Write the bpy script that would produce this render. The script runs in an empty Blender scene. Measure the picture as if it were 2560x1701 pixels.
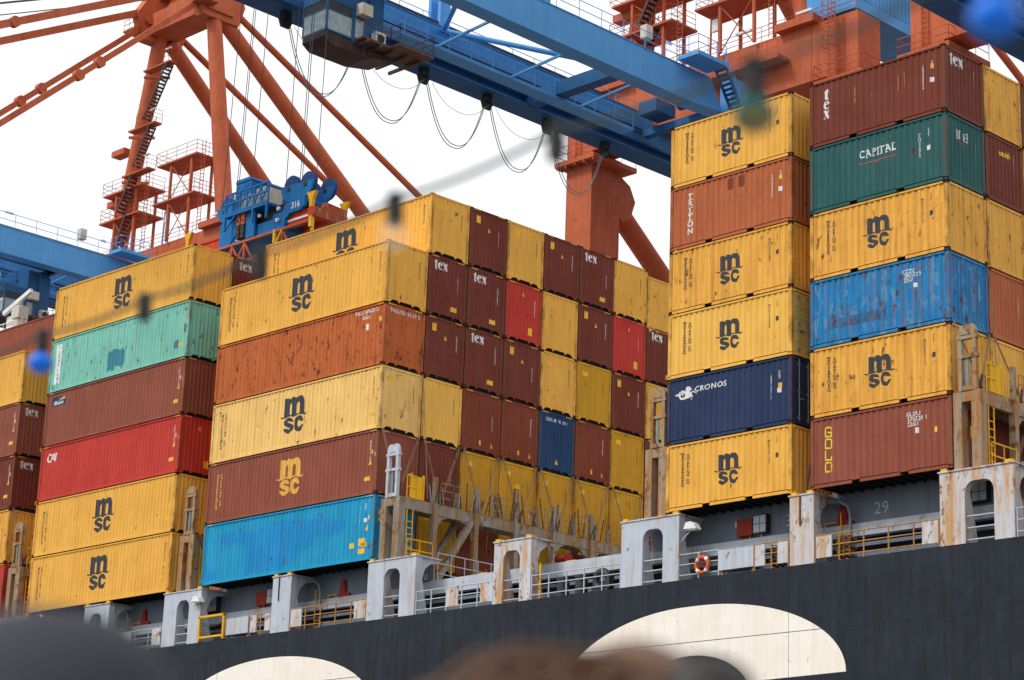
import bpy, bmesh, math, random
from mathutils import Vector, Matrix
R = math.radians
SC = bpy.context.scene
COL = SC.collection

# ------------------------------------------------------------------ camera
cd = bpy.data.cameras.new('camera')
cam = bpy.data.objects.new('camera', cd); COL.objects.link(cam)
CAMP = Vector((42.0243, -62.3266, -17.2971))
cam.location = CAMP
cam.rotation_mode = 'XYZ'
cam.rotation_euler = (1.8517, -0.0350, 0.7860)
cd.sensor_width = 36.0; cd.lens = 78.05
cd.clip_start = 0.1; cd.clip_end = 3000
cd.dof.use_dof = True; cd.dof.focus_distance = 105.0; cd.dof.aperture_fstop = 2.8
SC.camera = cam

# ------------------------------------------------------------------ world (bright overcast) and sun
SUN_AZ, SUN_EL = R(205), R(48)          # light comes from the camera's left, high
w = bpy.data.worlds.new("World"); SC.world = w; w.use_nodes = True
nt = w.node_tree; nt.nodes.clear()
wo = nt.nodes.new('ShaderNodeOutputWorld'); bg = nt.nodes.new('ShaderNodeBackground')
sky = nt.nodes.new('ShaderNodeTexSky'); sky.sky_type = 'NISHITA'; sky.sun_disc = False
sky.sun_elevation = SUN_EL; sky.sun_rotation = R(180) - SUN_AZ + R(180)
sky.dust_density = 3.0
cl = nt.nodes.new('ShaderNodeTexNoise'); cl.inputs['Scale'].default_value = 2.2; cl.inputs['Detail'].default_value = 5
tc = nt.nodes.new('ShaderNodeTexCoord')
rp = nt.nodes.new('ShaderNodeValToRGB')
rp.color_ramp.elements[0].position = 0.3; rp.color_ramp.elements[0].color = (12.4, 12.5, 12.8, 1)
rp.color_ramp.elements[1].position = 0.7; rp.color_ramp.elements[1].color = (13.6, 13.6, 13.7, 1)
mx = nt.nodes.new('ShaderNodeMix'); mx.data_type = 'RGBA'; mx.inputs[0].default_value = 0.93
nt.links.new(tc.outputs['Generated'], cl.inputs['Vector'])
nt.links.new(cl.outputs['Fac'], rp.inputs['Fac'])
nt.links.new(sky.outputs['Color'], mx.inputs[6]); nt.links.new(rp.outputs['Color'], mx.inputs[7])
nt.links.new(mx.outputs[2], bg.inputs['Color'])
bg.inputs['Strength'].default_value = 0.0595
nt.links.new(bg.outputs[0], wo.inputs[0])
sl = bpy.data.lights.new('sun', 'SUN'); sl.energy = 1.5; sl.angle = R(14); sl.color = (1.0, 0.95, 0.88)
so = bpy.data.objects.new('sun', sl); COL.objects.link(so)
sd = Vector((math.sin(SUN_AZ)*math.cos(SUN_EL), math.cos(SUN_AZ)*math.cos(SUN_EL), math.sin(SUN_EL)))
so.rotation_euler = sd.to_track_quat('Z', 'Y').to_euler()
SC.view_settings.view_transform = 'Standard'; SC.view_settings.look = 'None'
SC.view_settings.exposure = 0.55; SC.view_settings.gamma = 1.0
SC.cycles.max_bounces = 6; SC.cycles.transparent_max_bounces = 8
SC.cycles.use_denoising = True

# ------------------------------------------------------------------ materials
def srgb(r, g, b):
    f = lambda c: (c/255/12.92) if c/255 <= .04045 else ((c/255+.055)/1.055)**2.4
    return (f(r), f(g), f(b))
MATS = {}
def N(nt, t, **k):
    n = nt.nodes.new(t)
    for a, v in k.items(): setattr(n, a, v)
    return n
def noise(nt, vec, scale, detail=4, rough=.6, sc=(1, 1, 1)):
    mp = N(nt, 'ShaderNodeMapping'); mp.inputs['Scale'].default_value = sc
    nt.links.new(vec, mp.inputs['Vector'])
    n = N(nt, 'ShaderNodeTexNoise'); n.inputs['Scale'].default_value = scale
    n.inputs['Detail'].default_value = detail; n.inputs['Roughness'].default_value = rough
    nt.links.new(mp.outputs[0], n.inputs['Vector']); return n.outputs['Fac']
def ramp(nt, fac, a, b, ca=(0, 0, 0, 1), cb=(1, 1, 1, 1)):
    r = N(nt, 'ShaderNodeValToRGB'); e = r.color_ramp.elements
    e[0].position = a; e[1].position = b; e[0].color = ca; e[1].color = cb
    nt.links.new(fac, r.inputs['Fac']); return r.outputs['Color']
def mixc(nt, fac, a, b, mode='MIX'):
    m = N(nt, 'ShaderNodeMix', data_type='RGBA', blend_type=mode)
    for s, v in ((0, fac), (6, a), (7, b)):
        if hasattr(v, 'is_output'): nt.links.new(v, m.inputs[s])
        elif s == 0: m.inputs[0].default_value = v
        else: m.inputs[s].default_value = (*v[:3], 1)
    return m.outputs[2]
def mul(nt, a, v):
    m = N(nt, 'ShaderNodeMath', operation='MULTIPLY'); nt.links.new(a, m.inputs[0])
    if hasattr(v, 'is_output'): nt.links.new(v, m.inputs[1])
    else: m.inputs[1].default_value = v
    return m.outputs[0]
RUSTC = (0.085, 0.030, 0.012)
def paint(name, col, rust=.25, dirt=.35, rough=.5, fade=.12, rustcol=RUSTC, streak=.3, metal=0.0, rscale=1.0, chip=None, runc=(.26, .105, .028), runs=(4.5, 4.5, .40)):
    """weathered paint: uneven fading, vertical dirt runs, rust spots and runs with their own shape"""
    if name in MATS: return MATS[name]
    m = bpy.data.materials.new(name); m.use_nodes = True; nt = m.node_tree
    b = nt.nodes['Principled BSDF']
    P = N(nt, 'ShaderNodeNewGeometry').outputs['Position']
    c = mixc(nt, mul(nt, ramp(nt, noise(nt, P, .55, 4), .38, .64), fade*3), col, [min(1, x*1.28+.02) for x in col])
    d = ramp(nt, noise(nt, P, 1.0, 5, .62, (4.2, 4.2, .30)), .44, .68)
    dk = (col[0]*.60+.008, col[1]*.47+.005, col[2]*.40+.004)
    c = mixc(nt, mul(nt, d, dirt*1.1), c, dk)
    g = ramp(nt, noise(nt, P, 1.3, 6, .7, (1, 1, .6)), .48, .66)
    c = mixc(nt, mul(nt, g, dirt*.75), c, (col[0]*.72, col[1]*.60, col[2]*.50))
    if chip:
        k = ramp(nt, noise(nt, P, 3.1, 6, .68, (1.2, 1.2, .45)), .555, .575)
        c = mixc(nt, mul(nt, k, .75), c, chip)
    if rust > 0:
        th = .655-.15*rust
        r1 = ramp(nt, noise(nt, P, 3.6*rscale, 7, .70, (1, 1, .62)), th, th+.035)
        r2 = ramp(nt, noise(nt, P, .62, 3), .40, .56)
        c = mixc(nt, mul(nt, mul(nt, r1, r2), .9), c, rustcol)
        r3 = ramp(nt, noise(nt, P, 1.0, 6, .66, runs), .60-.18*rust, .76-.17*rust)
        c = mixc(nt, mul(nt, r3, streak*min(1, rust*2.2)), c, runc)
    nt.links.new(c, b.inputs['Base Color'])
    rr = N(nt, 'ShaderNodeMapRange'); rr.inputs[3].default_value = rough-.1; rr.inputs[4].default_value = rough+.25
    nt.links.new(noise(nt, P, 3.0, 4), rr.inputs[0]); nt.links.new(rr.outputs[0], b.inputs['Roughness'])
    b.inputs['Metallic'].default_value = metal
    b.inputs['Specular IOR Level'].default_value = .16
    bp = N(nt, 'ShaderNodeBump'); bp.inputs['Strength'].default_value = .3; bp.inputs['Distance'].default_value = .03
    nt.links.new(noise(nt, P, 1.2, 5), bp.inputs['Height']); nt.links.new(bp.outputs[0], b.inputs['Normal'])
    MATS[name] = m; return m
def flat(name, col, rough=.55, metal=0.0, var=.12, trans=0.0, alpha=1.0):
    if name in MATS: return MATS[name]
    m = bpy.data.materials.new(name); m.use_nodes = True; nt = m.node_tree
    b = nt.nodes['Principled BSDF']
    P = N(nt, 'ShaderNodeNewGeometry').outputs['Position']
    c = mixc(nt, ramp(nt, noise(nt, P, 2.5, 5), .35, .7), [x*(1-var) for x in col], [min(1, x*(1+var)) for x in col])
    nt.links.new(c, b.inputs['Base Color']); b.inputs['Roughness'].default_value = rough; b.inputs['Metallic'].default_value = metal
    b.inputs['Transmission Weight'].default_value = trans
    MATS[name] = m; return m

YEL  = paint('yellow_paint', (.79, .42, .070), .22, .26)
YELN = paint('fresh_yellow_paint', (.80, .455, .085), .10, .16)
YELD = paint('shade_toned_yellow_paint', (.58, .30, .018), .14, .28)  # yellow darkened in its colour for the shade on the lower tiers
YELL = paint('pale_yellow_paint', (.84, .53, .17), .36, .25)
YELR = paint('rusty_yellow_paint', (.77, .395, .064), .40, .42, streak=.45)
BRN  = paint('brown_paint', (.165, .033, .018), .12, .30, rustcol=(.05, .022, .013))
BRN2 = paint('red_brown_paint', (.21, .043, .018), .18, .30, rustcol=(.05, .022, .013))
BRN3 = paint('dusty_brown_paint', (.26, .072, .042), .12, .28, rustcol=(.05, .022, .013))
ORG  = paint('orange_brown_paint', (.50, .120, .028), .62, .38, rustcol=(.06, .022, .012))
ORG2 = paint('terracotta_paint', (.44, .120, .042), .22, .34, rustcol=(.07, .025, .012))
RED  = paint('red_paint', (.50, .040, .027), .08, .22)
TEAL = paint('sea_green_paint', (.19, .53, .43), .44, .24)
GRN  = paint('dark_green_paint', (.018, .098, .098), .18, .28)
BLU  = paint('rusted_blue_paint', (.008, .19, .46), .62, .40, streak=.35, chip=(.10, .28, .46), rscale=.9)
CYA  = paint('light_blue_paint', (.006, .30, .54), .30, .36, streak=.12)
NAV  = paint('navy_paint', (.016, .034, .095), .10, .26)
NVB  = paint('deep_blue_paint', (.012, .050, .135), .10, .30)
STEEL = paint('rusty_casting_steel', (.085, .040, .022), .4, .5)
DARKF = flat('shade_dark_underside', (.022, .018, .015), .9)  # floor colour kept near black to carry the shade under the boxes
INKD = flat('dark_lettering', (.018, .022, .032), .6)
INKW = flat('white_lettering', (.72, .72, .72), .6)
INKY = flat('yellow_lettering', (.72, .40, .05), .6)
INKG = flat('bright_yellow_lettering', (.85, .62, .03), .6)
INKR = flat('red_lettering', (.45, .05, .03), .6)
HAZ  = flat('hazard_yellow', (.80, .48, .01), .6)
HAZB = flat('hazard_black', (.015, .014, .012), .6)
PLAC = flat('placard_yellow', (.86, .47, .012), .55)
ROD  = flat('galvanised_rod', (.22, .30, .34), .45, .5)
HULL = paint('charcoal_hull_paint', (.016, .023, .037), .16, .85, rough=.55, rustcol=(.06, .028, .016), streak=.5, runc=(.062, .046, .036), runs=(1.5, 1.5, .12))
HWHT = paint('hull_white_paint', (.88, .81, .72), .22, .12, streak=.55, rustcol=(.45, .28, .13), runc=(.70, .48, .26), runs=(1.3, 1.3, .12))
GREY = paint('ship_grey_paint', (.47, .52, .60), .34, .26, streak=.95, rustcol=(.20, .085, .03), runc=(.42, .23, .09), runs=(1.7, 1.7, .20))
GRYR = paint('ship_grey_rusty_paint', (.55, .56, .60), .74, .30, streak=.95, rustcol=(.22, .09, .03), runc=(.52, .27, .085), runs=(1.7, 1.7, .20))
GRYD = paint('coaming_grey_paint', (.155, .185, .235), .16, .30, streak=.35)
BRDG = paint('lashing_bridge_paint', (.27, .25, .21), .80, .45, streak=.95, rustcol=(.13, .055, .02), runc=(.27, .13, .033), runs=(3, 3, .4))
BRDR = paint('rusted_bridge_paint', (.34, .27, .19), .95, .40, streak=.9, rustcol=(.13, .05, .016), runc=(.36, .15, .035), runs=(3.2, 3.2, .35))
RAILR = paint('rusty_rail_paint', (.42, .22, .07), .5, .3)
RAILG = paint('grey_rail_paint', (.46, .50, .55), .2, .2)
SAFY = paint('safety_yellow_paint', (.80, .42, .01), .14, .2)
REDP = paint('winch_red_paint', (.28, .028, .015), .2, .3)
CRNO = paint('crane_orange_paint', (.49, .115, .045), .16, .36, fade=.16, streak=.25, rustcol=(.16, .05, .02))
CRNB = paint('crane_blue_paint', (.10, .36, .74), .05, .16, fade=.10, streak=.12)
CRNK = paint('trolley_blue_paint', (.022, .12, .29), .16, .30)
SPRB = paint('spreader_blue_paint', (.006, .16, .45), .10, .30)
SPRR = paint('spreader_red_paint', (.55, .055, .015), .22, .30)
BLACK = flat('rubber_black', (.012, .012, .013), .7)
DSTL = flat('dark_steel', (.03, .033, .038), .5, .3)
WHITE = flat('white_enamel', (.80, .80, .79), .4)
GLASS = flat('window_glass', (.30, .38, .41), .08, 0, .2)
CREAM = flat('cream_casing', (.62, .56, .46), .6)
RRD = paint('rusty_lashing_rod', (.26, .19, .12), .4, .3)
ROPE = flat('wire_rope', (.05, .055, .06), .6)
CABL = flat('festoon_cable', (.22, .27, .30), .5)
WOOD = paint('pallet_wood', (.22, .12, .05), .1, .5)
BUOY = paint('lifebuoy_orange', (.62, .12, .03), .05, .2)

# ------------------------------------------------------------------ mesh helpers
class MB:
    def __init__(s): s.v = []; s.f = []; s.sm = []
    def add(s, vs, fs, smooth=False):
        o = len(s.v); s.v += [tuple(v) for v in vs]
        for f in fs: s.f.append([i+o for i in f]); s.sm.append(smooth)
        return s
    def box(s, x0, x1, y0, y1, z0, z1):
        return s.add([(x0,y0,z0),(x1,y0,z0),(x1,y1,z0),(x0,y1,z0),(x0,y0,z1),(x1,y0,z1),(x1,y1,z1),(x0,y1,z1)],
            [(3,2,1,0),(4,5,6,7),(0,1,5,4),(1,2,6,5),(2,3,7,6),(3,0,4,7)])
    def frame(s, p, q, up=(0,0,1)):
        p = Vector(p); q = Vector(q); d = (q-p).normalized(); u = Vector(up)
        if abs(d.dot(u)) > .98: u = Vector((0,1,0)) if abs(d.y) < .9 else Vector((1,0,0))
        a = d.cross(u).normalized(); b = a.cross(d).normalized(); return p, q, a, b
    def beam(s, p, q, w, h=None, up=(0,0,1)):
        h = h or w; p, q, a, b = s.frame(p, q, up); vs = []
        for c in (p, q):
            for i, j in ((-1,-1),(1,-1),(1,1),(-1,1)): vs.append(c+a*(i*w/2)+b*(j*h/2))
        return s.add(vs, [(0,1,2,3),(7,6,5,4),(1,0,4,5),(2,1,5,6),(3,2,6,7),(0,3,7,4)])
    def tube(s, p, q, r, r1=None, n=10, cap=True):
        r1 = r if r1 is None else r1; p, q, a, b = s.frame(p, q); vs = []
        for c, rr in ((p, r), (q, r1)):
            for i in range(n):
                t = 2*math.pi*i/n; vs.append(c+a*(rr*math.cos(t))+b*(rr*math.sin(t)))
        s.add(vs, [(i, (i+1) % n, n+(i+1) % n, n+i) for i in range(n)], True)
        if cap: s.add(vs, [tuple(range(n-1, -1, -1)), tuple(range(n, 2*n))])
        return s
    def path(s, pts, r, n=6, closed=False):
        m = len(pts) if closed else len(pts)-1
        for i in range(m): s.tube(pts[i], pts[(i+1) % len(pts)], r, n=n, cap=False)
        return s
    def prism(s, poly, ax, a, b):
        n = len(poly)
        def P(u, v, t): return {'x': (t,u,v), 'y': (u,t,v), 'z': (u,v,t)}[ax]
        vs = [P(u, v, a) for u, v in poly]+[P(u, v, b) for u, v in poly]
        return s.add(vs, [tuple(range(n)), tuple(range(2*n-1, n-1, -1))]+[(i, i+n, (i+1) % n+n, (i+1) % n) for i in range(n)])
    def disc(s, c, ax, r, t, n=24):
        c = Vector(c); d = {'x': Vector((1,0,0)), 'y': Vector((0,1,0)), 'z': Vector((0,0,1))}[ax]*t/2
        return s.tube(c-d, c+d, r, n=n)
    def torus(s, c, ax, R_, r, n=28, m=10):
        c = Vector(c); e = {'x': (Vector((0,1,0)), Vector((0,0,1)), Vector((1,0,0))), 'y': (Vector((1,0,0)), Vector((0,0,1)), Vector((0,1,0))), 'z': (Vector((1,0,0)), Vector((0,1,0)), Vector((0,0,1)))}[ax]
        vs = []
        for i in range(n):
            t = 2*math.pi*i/n; d = e[0]*math.cos(t)+e[1]*math.sin(t)
            for j in range(m):
                u = 2*math.pi*j/m; vs.append(c+d*(R_+r*math.cos(u))+e[2]*(r*math.sin(u)))
        return s.add(vs, [(i*m+j, ((i+1) % n)*m+j, ((i+1) % n)*m+(j+1) % m, i*m+(j+1) % m) for i in range(n) for j in range(m)], True)
    def rails(s, pts, zs, r=.02, post=None, ph=None, pr=.022):
        """handrail: bars at heights zs along pts, posts every `post` metres"""
        for a, b in zip(pts, pts[1:]):
            a = Vector(a); b = Vector(b)
            for z in zs: s.tube(a+Vector((0,0,z)), b+Vector((0,0,z)), r, n=5)
            if post:
                k = max(1, round((b-a).length/post))
                for i in range(k+1):
                    p = a.lerp(b, i/k); s.tube(p, p+Vector((0,0,max(zs) if ph is None else ph)), pr, n=5)
        return s
    def ladder(s, p, h, wx, step=.3, r=.018, ax='x'):
        p = Vector(p); d = Vector((wx,0,0)) if ax == 'x' else Vector((0,wx,0))
        s.tube(p, p+Vector((0,0,h)), r*1.3, n=5); s.tube(p+d, p+d+Vector((0,0,h)), r*1.3, n=5)
        for i in range(1, int(h/step)): s.tube(p+Vector((0,0,i*step)), p+d+Vector((0,0,i*step)), r, n=5)
        return s
    def mesh(s, name, off=(0,0,0)):
        me = bpy.data.meshes.new(name); o = Vector(off)
        me.from_pydata([Vector(v)-o for v in s.v], [], s.f)
        me.polygons.foreach_set('use_smooth', s.sm); me.update()
        bm = bmesh.new(); bm.from_mesh(me); bmesh.ops.recalc_face_normals(bm, faces=bm.faces); bm.to_mesh(me); bm.free()
        return me
    def build(s, name, mat, parent=None, **tags):
        o = bpy.data.objects.new(name, s.mesh(name, wloc(parent) if parent else (0,0,0)))
        o.data.materials.append(mat); COL.objects.link(o)
        if parent: o.parent = parent
        for k, v in tags.items(): o[k] = v
        return o
def wloc(o):
    v = Vector((0,0,0))
    while o is not None: v += o.location; o = o.parent
    return v
def thing(name, label, cat, loc, group=None):
    o = bpy.data.objects.new(name, None); COL.objects.link(o); o.location = loc; o.empty_display_size = .2
    o['label'] = label; o['category'] = cat
    if group: o['group'] = group
    return o
def inst(me, name, mat, parent, loc=(0,0,0)):
    o = bpy.data.objects.new(name, me); COL.objects.link(o); o.parent = parent; o.location = loc
    if not me.materials: me.materials.append(mat)
    o.material_slots[0].link = 'OBJECT'; o.material_slots[0].material = mat
    return o
# 2-D outlines (lists of closed loops) and text, as filled flat meshes in (a, b)
def shape2d(loops):
    cu = bpy.data.curves.new('outline', 'CURVE'); cu.dimensions = '2D'; cu.fill_mode = 'BOTH'
    for lp in loops:
        sp = cu.splines.new('POLY'); sp.points.add(len(lp)-1); sp.use_cyclic_u = True
        for p, q in zip(sp.points, lp): p.co = (q[0], q[1], 0, 1)
    return curve2d(cu)
def curve2d(cu):
    o = bpy.data.objects.new('outline', cu); COL.objects.link(o)
    dg = bpy.context.evaluated_depsgraph_get(); dg.update()
    me = bpy.data.meshes.new_from_object(o.evaluated_get(dg))
    vs = [(v.co.x, v.co.y) for v in me.vertices]; fs = [tuple(p.vertices) for p in me.polygons]
    bpy.data.objects.remove(o); bpy.data.curves.remove(cu); bpy.data.meshes.remove(me)
    # keep one layer only (a filled 2-D curve gives a front and a back)
    seen = set(); keep = []
    for f in fs:
        k = tuple(sorted((round(vs[i][0], 4), round(vs[i][1], 4)) for i in f))
        if k not in seen: seen.add(k); keep.append(f)
    return vs, keep
TXT = {}
def text2d(s, size, bold=0.0, space=1.0, shear=0.0, vert=False, lead=1.0, wide=1.0):
    key = (s, size, bold, space, shear, vert, lead, wide)
    if key in TXT: return TXT[key]
    cu = bpy.data.curves.new('text', 'FONT'); cu.body = '\n'.join(s) if vert else s; cu.size = size
    cu.offset = bold*size; cu.space_character = space; cu.shear = shear; cu.space_line = lead; cu.resolution_u = 3
    cu.align_x = 'CENTER'; cu.align_y = 'CENTER'
    v, f = curve2d(cu)
    TXT[key] = ([(a*wide, b) for a, b in v], f); return TXT[key]
def place2d(m, a=0, b=0, s=1.0): return [(x*s+a, y*s+b) for x, y in m[0]], m[1]
def join2d(*ms):
    V = []; F = []
    for v, f in ms:
        o = len(V); V += v; F += [tuple(i+o for i in q) for q in f]
    return V, F
def rect2d(a0, b0, a1, b1): return [(a0,b0),(a1,b0),(a1,b1),(a0,b1)], [(0,1,2,3)]

# ------------------------------------------------------------------ shipping containers
W = 2.438; L20, L40 = 6.058, 12.192; H20, H40 = 2.591, 2.896
P20, P40, ROW = 2.611, 2.93, 2.496
CD, CE, PY, PE = .036, .034, .030, .016
def cuts(a, b, p):
    """break points of a trapezoidal corrugation from a to b: (position, depth 0..1)"""
    n = round((b-a)/p); p = (b-a)/n; out = []
    for i in range(n):
        for t, d in ((0, 0), (.26, 0), (.5, 1), (.76, 1)): out.append((a+(i+t)*p, d))
    out.append((b, 0)); return out
SIDE = {L: cuts(-L+.15, -.15, .275) for L in (L20, L40)}
END = cuts(.15, W-.15, .238)
def depth(cs, x):
    if x <= cs[0][0] or x >= cs[-1][0]: return 0.0
    for (a, d), (b, e) in zip(cs, cs[1:]):
        if x <= b: return d+(e-d)*(x-a)/(b-a)
def drape(m2, cs, dep, to3, lift=.004):
    """fold a flat mark onto the corrugation: cut at every fold, then push it to the panel"""
    me = bpy.data.meshes.new('mark'); me.from_pydata([(a, b, 0) for a, b in m2[0]], [], m2[1])
    bm = bmesh.new(); bm.from_mesh(me)
    lo = min(a for a, b in m2[0]); hi = max(a for a, b in m2[0])
    for x, d in cs:
        if lo < x < hi: bmesh.ops.bisect_plane(bm, geom=bm.verts[:]+bm.edges[:]+bm.faces[:], plane_co=(x,0,0), plane_no=(1,0,0))
    for v in bm.verts: v.co = to3(v.co.x, v.co.y, depth(cs, v.co.x)*dep-lift)
    bm.to_mesh(me); bm.free(); return me
def on_side(m2, L): return drape(m2, SIDE[L], CD, lambda a, b, d: Vector((a, PY+d, b)))
def on_end(m2): return drape(m2, END, CE, lambda a, b, d: Vector((-PE-d, a, b)))
def corr_side(L, z0, z1):
    mb = MB(); cs = SIDE[L]; vs = []
    for x, d in cs: vs += [(x, PY+d*CD, z0), (x, PY+d*CD, z1)]
    mb.add(vs, [(2*i, 2*i+2, 2*i+3, 2*i+1) for i in range(len(cs)-1)]); return mb
def corr_end(z0, z1):
    mb = MB(); vs = []
    for y, d in END: vs += [(-PE-d*CE, y, z0), (-PE-d*CE, y, z1)]
    mb.add(vs, [(2*i, 2*i+2, 2*i+3, 2*i+1) for i in range(len(END)-1)]); return mb
def casting(x, y, z):
    bm = bmesh.new()
    bmesh.ops.create_cube(bm, size=1); bmesh.ops.scale(bm, vec=(.178, .162, .118), verts=bm.verts)
    bm.faces.ensure_lookup_table()
    for nrm in (Vector((0,-1,0)), Vector((1,0,0))):
        f = [q for q in bm.faces if q.normal.dot(nrm) > .9][0]
        r = bmesh.ops.inset_region(bm, faces=[f], thickness=.034)
        bmesh.ops.translate(bm, verts=f.verts, vec=-nrm*.045)
    me = bpy.data.meshes.new('corner_casting'); bm.to_mesh(me); bm.free(); return me
CAST = casting(0, 0, 0)
def make_type(L, H, hc):
    T = {}
    fr = MB()
    T['post'] = MB().box(.002, .148, .002, .148, .12, H-.12).mesh('corner_post')
    T['posts'] = [(-.15, 0, 0), (-L, 0, 0), (-.15, W-.15, 0)]
    for y0, y1 in ((.002, .06), (W-.06, W-.002)): fr.box(-L+.178, -.178, y0, y1, H-.085, H-.02)
    fr.box(-.06, -.002, .162, W-.162, H-.10, H-.015); fr.box(-L+.002, -L+.06, .162, W-.162, H-.10, H-.015)
    # bottom side rails (with fork pockets on the 20-foot box)
    if hc: segs = [(-L+.178, -.178)]
    else: segs = [(-L+.178, -L/2-1.03-.18), (-L/2-1.03+.18, -L/2+1.03-.18), (-L/2+1.03+.18, -.178)]
    for a, b in segs:
        fr.box(a, b, .010, .05, .012, .155); fr.box(a, b, W-.05, W-.010, .012, .155)
    if not hc: fr.box(-L+.178, -.178, .010, .05, .125, .1551)
    if hc:   # gooseneck recess: only a shallow lip with two lugs and angled ends shows
        fr.box(-.05, -.004, .162, W-.162, .145, .185)
        fr.prism([(.162, .0), (.26, .0), (.42, .145), (.162, .145)], 'x', -.05, -.004)
        fr.prism([(W-.162, .0), (W-.26, .0), (W-.42, .145), (W-.162, .145)], 'x', -.05, -.004)
        for yc in (.80, W-.80): fr.prism([(yc-.07, .145), (yc+.07, .145), (yc+.03, .06), (yc-.03, .06)], 'x', -.05, -.004)
    else:
        fr.box(-.05, -.004, .162, W-.162, .03, .155)
    T['frame'] = fr.mesh('frame')
    T['side'] = corr_side(L, .150, H-.08).mesh('side_panel')
    T['end'] = corr_end(.150, H-.09).mesh('end_panel')
    sh = MB(); sh.box(-L+.07, -.07, .06, W-.06, H-.06, H-.03); sh.box(-L+.07, -.07, W-.045, W-.02, .16, H-.07); sh.box(-L+.02, -L+.05, .08, W-.08, .16, H-.09)
    T['shell'] = sh.mesh('roof_panel')
    fl = MB(); fl.box(-L+.06, -.10, .055, W-.055, .13, .16)
    for i in range(int(L/.45)): fl.box(-L+.3+i*.45, -L+.34+i*.45, .055, W-.055, .02, .128)
    T['floor'] = fl.mesh('floor')
    T['hazard'] = []
    for x0 in (-.20, -L+.20):
        sgn = -1 if x0 > -1 else 1; hz = []
        for i in range(5):
            a = x0+sgn*i*.085; hz.append(([(a, H-.08), (a+.045, H-.08), (a+.075, H-.025), (a+.03, H-.025)], [(0,1,2,3)]))
        v, f = join2d(*hz); T['hazard'].append(MB().add([(a, -.002, b) for a, b in v], f).mesh('hazard_marking'))
    for y0 in (.20, W-.20-.42):
        hz = []
        for i in range(5):
            a = y0+i*.085; hz.append(([(a, H-.085), (a+.045, H-.085), (a+.075, H-.025), (a+.03, H-.025)], [(0,1,2,3)]))
        v, f = join2d(*hz); T['hazard'].append(MB().add([(.0015, a, b) for a, b in v], f).mesh('hazard_marking'))
    T['cast'] = [(x, y, z) for z in (.059, H-.059) for x, y in ((-.089, .081), (-L+.089, .081), (-.089, W-.081))]
    return T
TYPES = {20: make_type(L20, H20, False), 40: make_type(L40, H40, True)}
# a door end for two of the boxes
def door_mesh():
    d = MB(); d.box(-.05, -.02, .09, W/2-.01, .17, H20-.13); d.box(-.05, -.02, W/2+.01, W-.09, .17, H20-.13)
    for z in (.55, 1.0, 1.45, 1.9): d.box(-.02, -.006, .16, W/2-.08, z, z+.18); d.box(-.02, -.006, W/2+.08, W-.16, z, z+.18)
    return d.mesh('door')
def rod_mesh(y):
    d = MB(); d.tube((.03, y, .14), (.03, y, H20-.10), .020, n=8)
    for z in (.25, 1.25, 2.3): d.box(-.02, .05, y-.05, y+.05, z-.04, z+.04)
    d.box(.0, .05, y-.02, y+.30, .98, 1.02); return d.mesh('locking_rod')
DOOR = door_mesh(); RODS = [rod_mesh(y) for y in (.42, .95, 1.50, 2.02)]

# traced marks
LM = [(-0.651,-0.009),(-0.602,0.015),(-0.544,-0.008),(-0.47,-0.015),(-0.472,0.585),(-0.453,0.601),(-0.248,0.583),(-0.214,0.537),(-0.174,0.589),(-0.076,0.61),(0.022,0.585),(0.095,0.545),(0.184,0.594),(0.347,0.597),(0.444,0.533),(0.51,0.422),(0.522,0.002),(0.578,-0.002),(0.65,0.03),(0.672,0.007),(0.627,-0.037),(0.555,-0.057),(0.433,-0.041),(0.304,-0.008),(0.19,-0.01),(0.077,-0.055),(-0.02,-0.054),(-0.168,-0.011),(-0.282,-0.029),(-0.429,-0.049),(-0.51,-0.058),(-0.601,-0.037)]
LH1 = [(-0.217,0.044),(-0.22,0.347),(-0.197,0.402),(-0.153,0.414),(-0.115,0.387),(-0.098,0.325),(-0.094,0.016)]
LH2 = [(0.133,0.027),(0.13,0.322),(0.154,0.39),(0.211,0.412),(0.276,0.374),(0.293,0.305),(0.295,0.027),(0.222,0.033)]
LS = [(-0.003,-0.211),(-0.028,-0.134),(-0.093,-0.083),(-0.183,-0.054),(-0.298,-0.053),(-0.395,-0.088),(-0.452,-0.163),(-0.451,-0.235),(-0.409,-0.295),(-0.311,-0.346),(-0.212,-0.376),(-0.176,-0.402),(-0.187,-0.433),(-0.225,-0.439),(-0.277,-0.404),(-0.441,-0.388),(-0.465,-0.41),(-0.423,-0.483),(-0.341,-0.543),(-0.259,-0.564),(-0.178,-0.559),(-0.064,-0.52),(0.0,-0.453),(0.019,-0.371),(-0.01,-0.314),(-0.083,-0.268),(-0.198,-0.235),(-0.263,-0.207),(-0.272,-0.182),(-0.239,-0.164),(-0.198,-0.176),(-0.165,-0.198)]
LC = [(0.513,-0.251),(0.491,-0.189),(0.434,-0.113),(0.353,-0.059),(0.256,-0.048),(0.158,-0.07),(0.086,-0.142),(0.05,-0.253),(0.064,-0.373),(0.106,-0.485),(0.179,-0.544),(0.26,-0.571),(0.357,-0.566),(0.437,-0.505),(0.493,-0.437),(0.514,-0.362),(0.388,-0.359),(0.356,-0.406),(0.292,-0.433),(0.235,-0.397),(0.197,-0.318),(0.206,-0.242),(0.249,-0.2),(0.306,-0.201),(0.363,-0.254)]
LOGO = join2d(shape2d([LM, LH1, LH2]), shape2d([LS]), shape2d([LC]))
GT = [(0.072,0.631),(0.091,0.588),(0.08,0.54),(0.124,0.528),(0.104,0.505),(0.08,0.495),(0.07,0.294),(0.089,0.254),(0.113,0.265),(0.096,0.207),(0.05,0.183),(0.004,0.198),(-0.031,0.23),(-0.042,0.289),(-0.034,0.491),(-0.073,0.49),(-0.084,0.516),(-0.001,0.562),(0.039,0.608)]
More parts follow.
